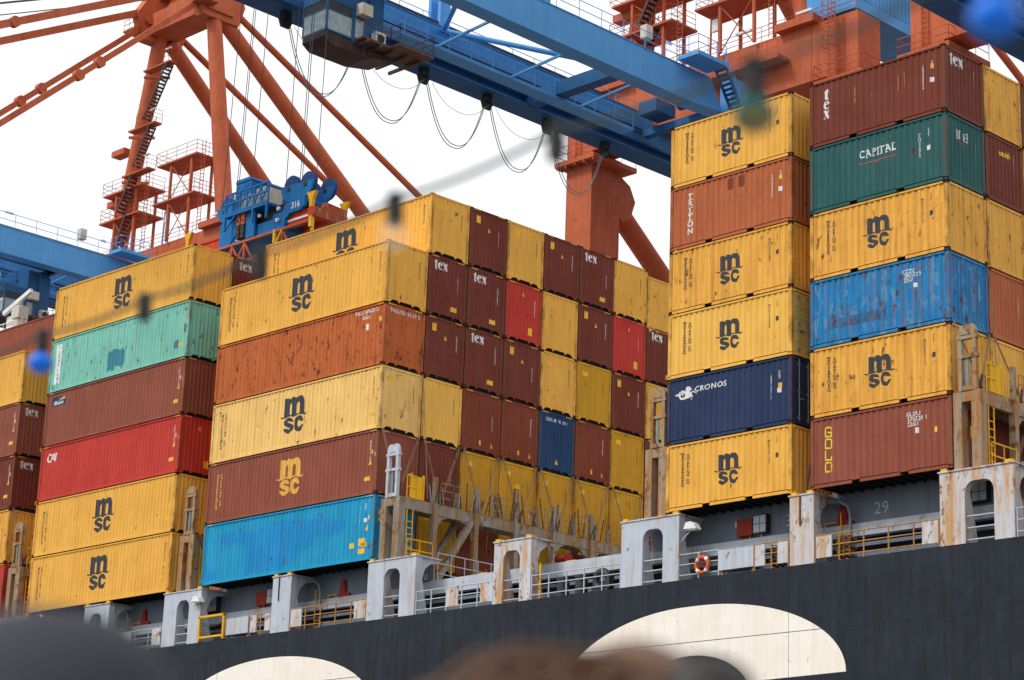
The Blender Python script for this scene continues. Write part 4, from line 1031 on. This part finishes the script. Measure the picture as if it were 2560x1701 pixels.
    for i, (x, z) in enumerate(lev):
        pl = MB().box(X(x-.3), X(x+3.7), YL-1.15, YL-.3, z-.16, z).beam((X(x-1.2), YL-.4, z-.2), (X(x+.6), YL+1.2, z-.2), .22).build('platform', CRNO, c)
        MB().rails([(X(x+1.0), YL-1.25, z), (X(x+3.65), YL-1.25, z), (X(x+3.65), YL-.25, z)], (.4, .8, 1.2), .022, 1.0).build('guard_rail', CRNO, pl)
        MB().box(X(x+2.9), X(x+3.7), YL-1.15, YL-1.0, z+1.15, z+1.3).build('lamp', WHITE, pl)
    flight((X(-2.3), YL-1.2, 56.4), (X(.7), YL-1.2, 61.1)); flight((X(-3.3), YL-1.2, 52.1), (X(-1.2), YL-1.2, 55.6)); flight((X(-5.2), YL-1.2, 48.1), (X(-3.4), YL-1.2, 51.3)); flight((X(-5.6), YL-.9, 44.4), (X(-4.2), YL-.9, 47.8))
    for z in (54.9, 49.9): MB().box(X(-9.2), X(-7.2), YL+.4, YL+1.4, z, z+.55).build('stub_bracket', CRNO, c)
    fr = MB()
    for dx in (0, .9): fr.beam((X(.2+dx*.9), YL+.3, 44.2), (X(.3+dx*.75), YL+.3, 47.4), .11)
    fr.box(X(.25), X(1.05), YL+.25, YL+.35, 47.3, 47.42); fo = fr.build('lamp_frame', CRNB if xc < -100 else CRNO, po)
    MB().box(X(.42), X(.95), YL+.2, YL+.4, 46.3, 47.2).build('lamp', WHITE, fo)
    for q in (-6, 2.8, 8.0): MB().box(X(q), X(q+1.3), YL-.1, YL+.1, 45.25, 45.42).build('lamp', WHITE, po)
    # winch house behind the portal
    if xc > -60 and cab:
        mh = MB().box(X(8.6), X(12.6), YL+.3, YL+9, 44.6, 49.5)
        for q in range(20): mh.box(X(12.601), X(12.64), YL+.4+q*.42, YL+.6+q*.42, 45.4, 49.4)
        mh.build('machine_house', CRNB, c)
    # trolley, driver's cab, hung platform
    ty = trolley_y
    if cab:
        t = MB(); t.box(X(-4.3), X(3.2), ty-6.0, ty-5.3, 38.0, 38.6); t.box(X(-4.3), X(3.2), ty+3.0, ty+3.7, 38.0, 38.6)
        t.box(X(-4.3), X(-3.8), ty-5.3, ty+3.0, 38.0, 38.5); t.box(X(2.7), X(3.2), ty-5.3, ty+3.0, 38.0, 38.5)
        tro = t.build('trolley', CRNK, c)
        sh = MB()
        for dx in (-2.6, -1.8, 1.2, 2.0): sh.disc((X(dx), ty-3, 38.6), 'x', .55, .16, 20)
        sh.build('sheave', DSTL, tro)
        # cab: body with sloping chin, big window panes
        x0, x1, y0, y1 = X(.45), X(2.55), ty-.9, ty+1.1
        zb, zt = 33.72, 35.6
        body = MB()
        body.box(x0, x1, y0, y1+1.2, zt, zt+.55); body.box(x0, x1, y1-.10, y1, zb, zt)
        for x in (x0, x1-.09):
            body.box(x, x+.09, y0, y0+.09, zb, zt)
        body.box(x0, x1, y0+.001, y0+.09, zb, zb+.10); body.box(x0, x1, y0+.001, y0+.09, zt-.62, zt-.55); body.box(x1-.09, x1-.001, y0+.091, y1-.101, zt-.62, zt-.55)
        body.box(x1-.09, x1, y0+.09, y1-.10, zb, zb+.10); body.box(x0, x0+.09, y0+.09, y1-.10, zb, zb+.10)
        body.box(x0+.1, x1-.02, y1+.001, y1+1.25, zb-.1, zt)
        co_ = body.build('cab', CRNK, tro)
        MB().prism([(y0, zb-.001), (y1+1.25, zb-.101), (y1+3.0, zb-.2), (y1+3.0, zb-.35), (y1+1.2, zb-.72), (y0+.5, zb-.74), (y0-.02, zb-.40)], 'x', x0+.1, x1-.05).build('chin', paint('rusty_dark_underside', (.045, .032, .035), .5, .4), co_)
        MB().box(x0+.09, x1-.09, y0+.03, y0+.05, zb+.10, zt-.62).build('window', GLASS, co_); MB().box(x0+.09, x1-.09, y0+.031, y0+.05, zt-.55, zt).build('window', DSTL, co_)
        MB().box(x1-.05, x1-.03, y0+.09, y1-.10, zb+.10, zt-.62).build('window', GLASS, co_); MB().box(x1-.05, x1-.031, y0+.09, y1-.10, zt-.55, zt).build('window', DSTL, co_)
        MB().box(x1-.019, x1+.005, y1+.15, y1+.75, zb+.2, zt-.5).build('window', GLASS, co_)
        MB().box(x0+.2, x1-.3, y1+.3, y1+2.3, zt+.551, 37.95).build('hanger', CRNK, tro)
        MB().box(x0+.3, x1-.1, y1+1.26, y1+2.3, zb+.0, 37.6).build('hanger', CRNK, tro)
        MB().box(x1+.01, x1+.55, y1+.15, y1+.95, zt-.35, zt+.35).build('air_conditioner', CREAM, co_)
        pl = MB().box(x1-.4, x1+.75, y1+.2, y1+2.2, 33.70, 33.84).box(x1-.4, x1+1.55, y1+2.2, y1+4.9, 33.70, 33.84)
        for q in range(5): pl.box(x0+.2, x1+.8, y1+.4+q*1.0, y1+.55+q*1.0, 33.52, 33.699)
        plo = pl.build('service_platform', SVCB, tro)
        MB().rails([(x1+.72, y1+.25, 33.84), (x1+.72, y1+2.25, 33.84), (x1+1.5, y1+2.25, 33.84), (x1+1.5, y1+4.85, 33.84), (x1-.3, y1+4.85, 33.84)], (.4, .8, 1.2), .024, 1.1).build('guard_rail', SVCB, plo)
        ac = MB().box(x1+.02, x1+.45, y1+1.35, y1+2.1, 33.85, 34.6).build('condenser', WHITE, plo)
        MB().disc((x1+.46, y1+1.72, 34.22), 'x', .27, .03, 20).build('fan', DSTL, ac)
    # festoon cables under the far girder
    k0 = 0
    for i in range(3, 9) if festoon else ():
        y = 13.2+(i-3)*5.62
        if y > 46 or y < -17: continue
        if cab and ty-1 < y < ty+5: pass
        h = MB().box(X(-5.15), X(-4.65), y-.25, y+.25, 37.45, 37.95).prism([(y-.5, 37.45), (y+.5, 37.45), (y+.3, 36.95), (y-.3, 36.95)], 'x', X(-5.0), X(-4.8)).build('festoon_carrier', BLACK, c)
        for dx, sag in ((0, 3.55), (.16, 3.42), (.5, 1.3)):
            if y+5.62 > 46.6: break
            MB().path([(X(-4.9+dx), y+.3+(5.0)*j/18, 37.0-sag*(1-abs((j-9)/9)**2.3)) for j in range(19)], .030 if dx < .4 else .016, 5).build('festoon_cable', CABL, c)
    return c
SVCB = paint('rusty_service_platform', (.12, .075, .05), .6, .4)
CRNK2 = paint('boom_blue_paint', (.05, .22, .50), .12, .30)
gantry_crane(-50.6, 'crane with blue boom and hanging cab above the middle of the picture', 11.2)
gantry_crane(-114.0, 'crane with orange A-frame and stays, farthest left behind the yellow containers', 30.5)
gantry_crane(-20.5, 'crane behind the top right brown container, only its corner showing', -40, cab=False, stays=False, festoon=False)

# spreader and headblock hanging from the middle crane
sp = thing('container_spreader', 'blue headblock with red telescopic spreader hanging above the left stacks', 'spreader', (-50.6, 9.6, 21.5), None)
def SX(a): return -50.6+a
ys = 9.6; yf = 8.72
SHB = paint('sheave_blue_paint', (.012, .06, .22), .1, .3)
hb = MB()
hb.box(SX(-3.7), SX(1.9), yf+.05, ys+.85, 21.52, 22.32)
hb.box(SX(-3.7), SX(-2.9), yf+.051, ys+.84, 22.321, 22.75).box(SX(.9), SX(1.9), yf+.051, ys+.84, 22.321, 22.6)
for y0 in (yf, ys+.75):
    hb.prism([(SX(1.35), 21.45), (SX(1.95), 21.45), (SX(2.05), 22.1), (SX(2.4), 22.35), (SX(3.3), 22.35), (SX(3.6), 22.55), (SX(3.65), 22.88), (SX(2.05), 22.98), (SX(1.75), 22.6), (SX(1.3), 22.2)], 'y', y0, y0+.2)
    hb.prism([(SX(-3.78), 21.45), (SX(-3.0), 21.45), (SX(-2.2), 22.2), (SX(-2.2), 22.9), (SX(-3.75), 22.95)], 'y', y0, y0+.2)
for x in (-3.0, 2.85): hb.box(SX(x-.8), SX(x+.8), yf+.01, ys+.94, 22.8, 23.0)
hbo = hb.build('headblock', SPRB, sp)
for x in (-2.85, 2.85):
    for y in (yf+.02, ys+.55):
        m = MB(); m.prism([(SX(x)-1.36, 24.02)]+[(SX(x)-.35+1.0*math.cos(R(a)), 24.0+1.0*math.sin(R(a))) for a in range(180, 271, 15)]+[(SX(x)+.55+.82*math.cos(R(a)), 23.82+.82*math.sin(R(a))) for a in range(270, 361, 15)]+[(SX(x)+1.37, 23.9)], 'y', y, y+.12)
        sv = m.build('sheave_housing', SPRB, sp)
        for q in (-.70, .70):
            MB().disc((SX(x)+q, y+.28, 24.0-(q > 0)*.08), 'y', .62, .22, 26).build('sheave', SHB, sv)
            MB().disc((SX(x)+q, y-.02, 23.78), 'y', .14, .08, 10).build('axle', DSTL, sv)
fr = MB(); y = yf-.42
for z in (23.28, 23.85, 24.4): fr.beam((SX(-2.85), y, z), (SX(.98), y, z), .09)
for i in range(7): fr.beam((SX(-2.85+i*.638), y, 23.28), (SX(-2.85+i*.638), y, 24.4), .075)
for i in range(6): fr.beam((SX(-2.85+i*.638), y, 23.28), (SX(-2.22+i*.638), y, 24.35), .06)
fr.box(SX(-2.85), SX(.98), yf-.46, ys-.3, 23.08, 23.22)
for x in (-2.8, -.3, .9): fr.beam((SX(x), y, 22.3), (SX(x), y, 23.08), .12)
fr.beam((SX(-2.8), y, 22.3), (SX(-1.9), y, 23.05), .08)
fr.build('side_frame', SPRB, sp)
ch = MB().box(SX(-3.55), SX(-2.2), ys-.1, ys+3.6, 23.2, 25.6).prism([(SX(-3.6), 25.601), (SX(-2.1), 25.601), (SX(-2.3), 25.8), (SX(-3.5), 25.8)], 'y', ys-.16, ys+3.66)
for i in range(18): ch.box(SX(-2.199), SX(-2.175), ys+i*.2, ys+i*.2+.06, 23.3, 25.4)
for i in range(7): ch.box(SX(-3.5+i*.2), SX(-3.44+i*.2), ys-.125, ys-.101, 23.3, 25.4)
ch.build('equipment_cabin', SPRB, sp)
MB().prism([(SX(-1.75), 23.25), (SX(-.75), 23.25), (SX(-.70), 24.2), (SX(-1.7), 24.2)], 'y', yf-.2, ys).build('cable_tank', CREAM, sp)
MB().box(SX(-.45), SX(.45), yf-.15, ys+.1, 23.4, 24.35).build('cable_tank', CREAM, sp)
MB().box(SX(-2.6), SX(1.7), ys-.55, ys+.7, 22.33, 23.2).build('hydraulic_pack', DSTL, sp)
PLT = paint('guide_plate_paint', (.05, .045, .05), .4, .4)
for x in (-1.95, -1.55):
    k = MB().box(SX(x), SX(x+.28), yf-.26, yf-.02, 21.7, 23.28).build('locking_plate', PLT, sp)
    MB().box(SX(x)-.003, SX(x+.28)+.003, yf-.264, yf-.021, 22.5, 23.283).build('red_end', CRNO, k)
    for z in (21.95, 22.3, 22.7): MB().disc((SX(x+.14), yf-.265, z), 'y', .085, .02, 12).build('hole', BLACK, k)
MB().prism([(SX(-1.2), 21.6), (SX(-.45), 21.6), (SX(-.45), 23.2), (SX(-.9), 23.3), (SX(-1.2), 22.9)], 'y', yf-.16, yf-.02).build('side_plate', SPRB, sp)
for x, z in ((1.55, 22.75), (1.5, 22.1), (-.1, 22.7)): MB().tube((SX(x), yf-.18, z), (SX(x)+.02, yf-.05, z+.02), .11, n=12).build('lamp', WHITE, sp)
def flat_text(s, size, x, z, y, mat, par, b=.02):
    v, f = text2d(s, size, b); return MB().add([(a+x, y, q+z) for a, q in v], f).build('number', mat, par)
flat_text('316', .50, SX(2.88), 22.72, yf-.006, INKW, hbo); flat_text('3', .55, SX(-2.2), 21.92, yf+.044, INKW, hbo)
tb = MB()
for y in (yf+.25, ys+.45):
    tb.box(SX(-6.2), SX(4.5), y, y+.24, 21.72, 22.30); tb.box(SX(-6.2), SX(4.5), y-.06, y+.30, 22.301, 22.37); tb.box(SX(-6.2), SX(4.5), y-.06, y+.30, 21.65, 21.719)
tel = tb.build('telescopic_beam', SPRR, sp)
MB().box(SX(1.95), SX(4.3), yf+.20, yf+.244, 21.93, 22.06).build('slide_strip', WHITE, tel)
SCUF = paint('scuffed_red_paint', (.34, .08, .035), .6, .4, chip=(.42, .25, .16))
for x, q in ((4.62, 1), (-6.3, -1)):
    e = MB().box(SX(x-.20), SX(x+.20), ys-1.22, ys+1.22, 21.62, 22.12).build('end_beam', SPRR, sp)
    MB().box(SX(x+.201), SX(x+.206), ys-1.2, ys+1.2, 21.64, 22.1).prism([(ys-.5, 22.121), (ys+1.2, 22.121), (ys+1.2, 22.5), (ys-.3, 22.6)], 'x', SX(x-.15), SX(x+.15)).build('scuffed_plate', SCUF, e)
    for y in (-1.15, 1.15):
        MB().prism([(SX(x)-.10, 22.12), (SX(x)+.10, 22.12), (SX(x)+.14, 22.55), (SX(x)+.36, 22.98), (SX(x)-.36, 22.98), (SX(x)-.14, 22.55)], 'y', ys+y-.1, ys+y+.1).build('flipper', SAFY, e)
        MB().box(SX(x)-.09, SX(x)+.09, ys+y-.09, ys+y+.09, 21.0, 21.62).build('twistlock', HAZ, e)
tr = MB(); y = yf-.15
tr.beam((SX(-5.6), y, 21.46), (SX(4.4), y, 21.46), .13)
for x in (-2.3, -1.2, 2.1): tr.beam((SX(x), y, 21.4), (SX(x), y, 20.0), .11); tr.beam((SX(x), y, 21.35), (SX(x+.75), y, 20.3), .09); tr.beam((SX(x), y, 21.35), (SX(x-.75), y, 20.3), .09)
tr.beam((SX(-3.0), y, 20.3), (SX(1.2), y, 20.3), .10)
for x in (-1.0,): tr.beam((SX(x), y, 20.2), (SX(x), y, 18.9), .10); tr.beam((SX(x), y, 20.2), (SX(x+.7), y, 19.2), .09); tr.beam((SX(x), y, 20.2), (SX(x-.8), y, 19.2), .09)
tr.build('truss', CRNO, sp)
for x, z0, z1 in ((1.45, 20.4, 21.4), (-1.5, 19.4, 20.2)): MB().beam((SX(x), y-.05, z0), (SX(x+.65), y-.05, z1), .11).build('yellow_strut', SAFY, sp)
for x in (1.42, 4.6): MB().beam((SX(x), y, 20.8), (SX(x), y, 21.55), .15).build('striped_post', HAZ, sp)
for x in (-2.85, 2.85):
    for q in (-1.30, -.09, .09, 1.30):
        MB().tube((SX(x)+q, yf+.3, 24.0), (SX(x*.95)+q, ys-.3, 38.5), .022, n=5).build('hoist_rope', ROPE, sp)

# ------------------------------------------------------------------ people at the rail in front of the camera
SKIN = flat('skin', (.48, .26, .18), .5, 0, .06)
def skinned(name, chain, edges, mat, parent, levels=2):
    """one continuous body: joints with radii grown by a Skin modifier, then baked"""
    me = bpy.data.meshes.new(name); me.from_pydata([c[:3] for c in chain], edges, [])
    o = bpy.data.objects.new(name, me); COL.objects.link(o)
    md = o.modifiers.new('skin', 'SKIN'); md.use_smooth_shade = True
    for v, c in zip(me.skin_vertices[0].data, chain): v.radius = (c[3], c[4] if len(c) > 4 else c[3])
    me.skin_vertices[0].data[0].use_root = True
    s = o.modifiers.new('sub', 'SUBSURF'); s.levels = s.render_levels = levels
    dg = bpy.context.evaluated_depsgraph_get(); dg.update()
    nm = bpy.data.meshes.new_from_object(o.evaluated_get(dg)); bpy.data.objects.remove(o)
    b = bpy.data.objects.new(name, nm); COL.objects.link(b); nm.materials.clear(); nm.materials.append(mat)
    for p in nm.polygons: p.use_smooth = True
    b.parent = parent; return b
def blob(mb, c, rx, ry, rz, n=20, m=14, jit=0, rn=None):
    vs = [(c[0], c[1], c[2]+rz)]
    for i in range(1, m):
        t = math.pi*i/m
        for j in range(n):
            u = 2*math.pi*j/n; k = 1+(rn.uniform(-jit, jit) if rn else 0)
            vs.append((c[0]+rx*k*math.sin(t)*math.cos(u), c[1]+ry*k*math.sin(t)*math.sin(u), c[2]+rz*k*math.cos(t)))
    vs.append((c[0], c[1], c[2]-rz)); L_ = len(vs)-1
    fs = [(0, 1+j, 1+(j+1) % n) for j in range(n)]
    for i in range(m-2):
        for j in range(n): fs.append((1+i*n+j, 1+(i+1)*n+j, 1+(i+1)*n+(j+1) % n, 1+i*n+(j+1) % n))
    fs += [(L_, 1+(m-2)*n+(j+1) % n, 1+(m-2)*n+j) for j in range(n)]
    return mb.add(vs, fs, True)
def person(loc, yaw, label, jacket, trousers, H=1.72):
    """stands with the back to the camera, hands raised to a railing; local +y is forward"""
    t = thing('person', label, 'person', loc, None); t.rotation_euler = (0, 0, yaw)
    k = H/1.72
    P = [(0,0,.95,.15,.12),(0,.0,1.10,.14,.10),(0,0,1.28,.17,.11),(0,-.01,1.42,.12,.09),(0,.01,1.49,.055),(0,.02,1.57,.08,.09),(0,.03,1.66,.085,.10)]
    E = [(0,1),(1,2),(2,3),(3,4),(4,5),(5,6)]
    for s in (-1, 1):
        b = len(P)
        P += [(s*.19,0,1.40,.062),(s*.25,.02,1.16,.048),(s*.23,.24,1.06,.036),(s*.22,.30,1.05,.030)]
        E += [(3,b),(b,b+1),(b+1,b+2),(b+2,b+3)]
        for q, (dx, l) in enumerate(((-.03,.075),(-.01,.085),(.01,.08),(.028,.065))):
            f = len(P); P += [(s*.22+dx, .345, 1.055, .010),(s*.22+dx, .345+l*.6, 1.045, .009),(s*.22+dx, .345+l*.8, 1.015, .008)]; E += [(b+3,f),(f,f+1),(f+1,f+2)]
        f = len(P); P += [(s*.22-s*.045,.325,1.03,.011),(s*.22-s*.055,.36,1.0,.009)]; E += [(b+3,f),(f,f+1)]
        h = len(P); P += [(s*.10,0,.86,.095),(s*.10,.02,.48,.062),(s*.10,-.02,.09,.045),(s*.10,.12,.035,.036)]
        E += [(0,h),(h,h+1),(h+1,h+2),(h+2,h+3)]
    P = [tuple(x*k for x in p) for p in P]
    body = skinned('body', P, E, SKIN, t)
    def local(mb, name, mat):
        o = bpy.data.objects.new(name, mb.mesh(name)); o.data.materials.append(mat); COL.objects.link(o); o.parent = t; return o
    face = MB()
    for s in (-1, 1): blob(face, (s*.032*k, .118*k, 1.655*k), .012, .008, .008, 10, 8)
    face.prism([(-.014*k, 1.60*k), (.014*k, 1.60*k), (.006*k, 1.65*k), (-.006*k, 1.65*k)], 'y', .10*k, .14*k)
    local(face, 'face', SKIN)
    ears = MB()
    for s in (-1, 1): blob(ears, (s*.088*k, .02*k, 1.63*k), .012, .025, .034, 10, 8)
    local(ears, 'ear', SKIN)
    jk = MB(); prof = [(.90,.19,.15),(1.05,.185,.145),(1.22,.20,.145),(1.36,.215,.14),(1.44,.16,.12),(1.485,.085,.085)]
    n = 24; vs = []
    for z, rx, ry in prof:
        for j in range(n): u = 2*math.pi*j/n; vs.append((rx*k*math.cos(u), ry*k*math.sin(u), z*k))
    jk.add(vs, [(i*n+j, i*n+(j+1) % n, (i+1)*n+(j+1) % n, (i+1)*n+j) for i in range(len(prof)-1) for j in range(n)], True)
    for s in (-1, 1):
        jk.tube((s*.18*k, 0, 1.41*k), (s*.25*k, .02*k, 1.16*k), .08*k, .066*k, 14).tube((s*.25*k, .02*k, 1.16*k), (s*.225*k, .25*k, 1.06*k), .066*k, .05*k, 14)
    local(jk, 'jacket', jacket)
    tr_ = MB()
    for s in (-1, 1): tr_.tube((s*.10*k, 0, .94*k), (s*.10*k, .02*k, .48*k), .115*k, .085*k, 16).tube((s*.10*k, .02*k, .48*k), (s*.10*k, -.02*k, .06*k), .085*k, .068*k, 16)
    local(tr_, 'trousers', trousers)
    return t, local, k
CAPM = flat('grey_knit', (.030, .033, .046), .9, 0, .25); JKT = flat('dark_jacket', (.03, .03, .035), .8); JNS = flat('jeans', (.03, .04, .07), .8)
HAIR = flat('brown_hair', (.15, .066, .026), .5, 0, .35); HAIRD = flat('dark_hair', (.014, .009, .008), .6, 0, .3); OLV = flat('tan_coat', (.20, .13, .07), .8)
def along(u, v, d):
    """point at distance d along the sight line through picture fraction (u, v)"""
    f = 78.05/36.0
    q = Vector(((u-.5), (.5-v)*680/1024, -f)); m = cam.rotation_euler.to_matrix(); r = m @ q
    return CAMP+r.normalized()*d
# person in a grey knitted cap, very close at the lower left
p1 = along(.04, 1.105, 2.1); g = -18.80
t1, loc1, k1 = person((p1.x, p1.y, g), R(48), 'person seen from behind in a grey knitted cap', JKT, JNS, (p1.z-g)+.14)
cp = MB(); hz = (p1.z-g)
prof = [(-.06,.118),(-.03,.126),(.02,.130),(.07,.118),(.105,.092),(.125,.055),(.132,.0)]
n = 30; vs = []
for z, r_ in prof:
    for j in range(n): u = 2*math.pi*j/n; vs.append((r_*math.cos(u)*(1+.01*(j % 2)), .02+r_*1.12*math.sin(u)*(1+.01*(j % 2)), hz+z))
cp.add(vs, [(i*n+j, i*n+(j+1) % n, (i+1)*n+(j+1) % n, (i+1)*n+j) for i in range(len(prof)-1) for j in range(n)], True)
cp.torus((0, .02, hz-.045), 'z', .123, .018, 28, 8)
loc1(cp, 'knitted_cap', CAPM)
# person with loose brown hair, lower middle
p2 = along(.618, 1.072, 2.5)
t2, loc2, k2 = person((p2.x, p2.y, g), R(40), 'person seen from behind with wind-blown brown hair', OLV, JNS, (p2.z-g)+.10)
hz = p2.z-g; rn = random.Random(7)
hr = MB(); blob(hr, (0, .02, hz-.005), .100, .118, .105, 24, 16, .02, rn)
for i in range(420):
    a = rn.uniform(-2.9, .3); el = rn.uniform(-.2, .9)
    p = Vector((.098*math.cos(a)*math.cos(el), .02+.112*math.sin(a)*math.cos(el), hz-.005+.102*math.sin(el)))
    q = p+Vector((-rn.uniform(.03, .15), -rn.uniform(0, .05), rn.uniform(-.10, .005))); e_ = q+Vector((-rn.uniform(.03, .13), -.02, -rn.uniform(.06, .16)))
    hr.path([p, q, e_], .0035, 4)
loc2(hr, 'hair', HAIR)
bn = MB(); blob(bn, (.082, -.065, hz+.022), .058, .055, .052, 18, 12, .03, rn); loc2(bn, 'hair_bun', HAIRD)
# rail they lean on
MB()
rl_ = thing('promenade_railing', 'steel promenade railing the two people lean on, below the picture', 'railing', (41, -60.5, -18.8))
d_ = Vector((math.cos(R(44)), math.sin(R(44)), 0)); mid = along(.5, .9, 2.3); mid.z = -18.8
MB().rails([mid-d_*4, mid+d_*4], (.35, .7, 1.02), .025, 1.3).build('rail', RAILG, rl_)

# ------------------------------------------------------------------ string of festival bulbs, out of focus
def glassm(name, col, tr, rough=.05, al=1.0):
    m = bpy.data.materials.new(name); m.use_nodes = True; nt = m.node_tree; b = nt.nodes['Principled BSDF']
    P = N(nt, 'ShaderNodeNewGeometry').outputs['Position']
    c = mixc(nt, noise(nt, P, 9, 3), [x*.9 for x in col], [min(1, x*1.08) for x in col]); nt.links.new(c, b.inputs['Base Color'])
    b.inputs['Roughness'].default_value = rough; b.inputs['Transmission Weight'].default_value = tr; b.inputs['IOR'].default_value = 1.3; b.inputs['Alpha'].default_value = al
    return m
BULBB = glassm('blue_bulb_enamel', (.01, .16, .75), .0, .25)
BULBC = glassm('clear_bulb_glass', (.80, .86, .88), .0, .05, .07)
BULBG = glassm('refracted_green_glass', (.02, .13, .11), .0, .1, .42)  # clear bulb; green tint painted in for the container refracted through it
PX = [(.0424, .4915, 5.75, 'blue'), (.1420, .4390, 5.25, None), (.2545, .3730, 4.75, None), (.3865, .2925, 4.25, 'clear'), (.5440, .1925, 3.72, None), (.7365, .0950, 3.2, 'green'), (.9700, -.0620, 2.72, 'blue')]
pts = [along(u, v, d) for u, v, d, k in PX]
CBLG = flat('dark_green_cable', (.008, .022, .022), .6)
ls = thing('string_lights', 'black cable of unlit festival bulbs strung across the view, out of focus', 'string lights', tuple(pts[3]))
full = [pts[0]*2-pts[1]]+pts+[pts[-1]*2-pts[-2]]
cab_ = []
for a, b in zip(full, full[1:]):
    for j in range(6): cab_.append(a.lerp(b, j/6)+Vector((0, 0, -.012*(1-((j-3)/3)**2))))
MB().path(cab_+[full[-1]], .0048, 8).build('cable', CBLG, ls)
up = Vector((0, 0, 1))
for (u, v, d, k), p in zip(PX, pts):
    s = MB().tube(p+up*.008, p-up*.018, .012, .015, 16).tube(p-up*.018, p-up*.052, .0165, .0155, 16).tube(p+up*.002, p+up*.012, .020, .012, 14)
    so2 = s.build('socket', BLACK, ls)
    if k:
        bm_ = MB(); rr = .028; c0 = p-up*(.052+rr*.86); prof = [(1.0, .012), (.80, .018), (.5, .0265), (.1, .031), (-.35, .029), (-.7, .021), (-.93, .0105), (-1.0, .0)]
        n = 28; vs = []
        for z, r_ in prof:
            for j in range(n): t_ = 2*math.pi*j/n; vs.append((c0.x+r_*math.cos(t_), c0.y+r_*math.sin(t_), c0.z+z*rr))
        fs = [(i*n+j, i*n+(j+1) % n, (i+1)*n+(j+1) % n, (i+1)*n+j) for i in range(len(prof)-1) for j in range(n)]
        bm_.add(vs, fs, True)
        if k == 'clear' or k == 'green':   # hollow glass: a thin inner wall
            vs2 = [(c0.x+(x-c0.x)*.992, c0.y+(y-c0.y)*.992, c0.z+(z-c0.z)*.992) for x, y, z in vs]; bm_.add(vs2, [tuple(reversed(q)) for q in fs], True)
        o_ = bm_.build('bulb', {'blue': BULBB, 'clear': BULBC, 'green': BULBG}[k], so2)
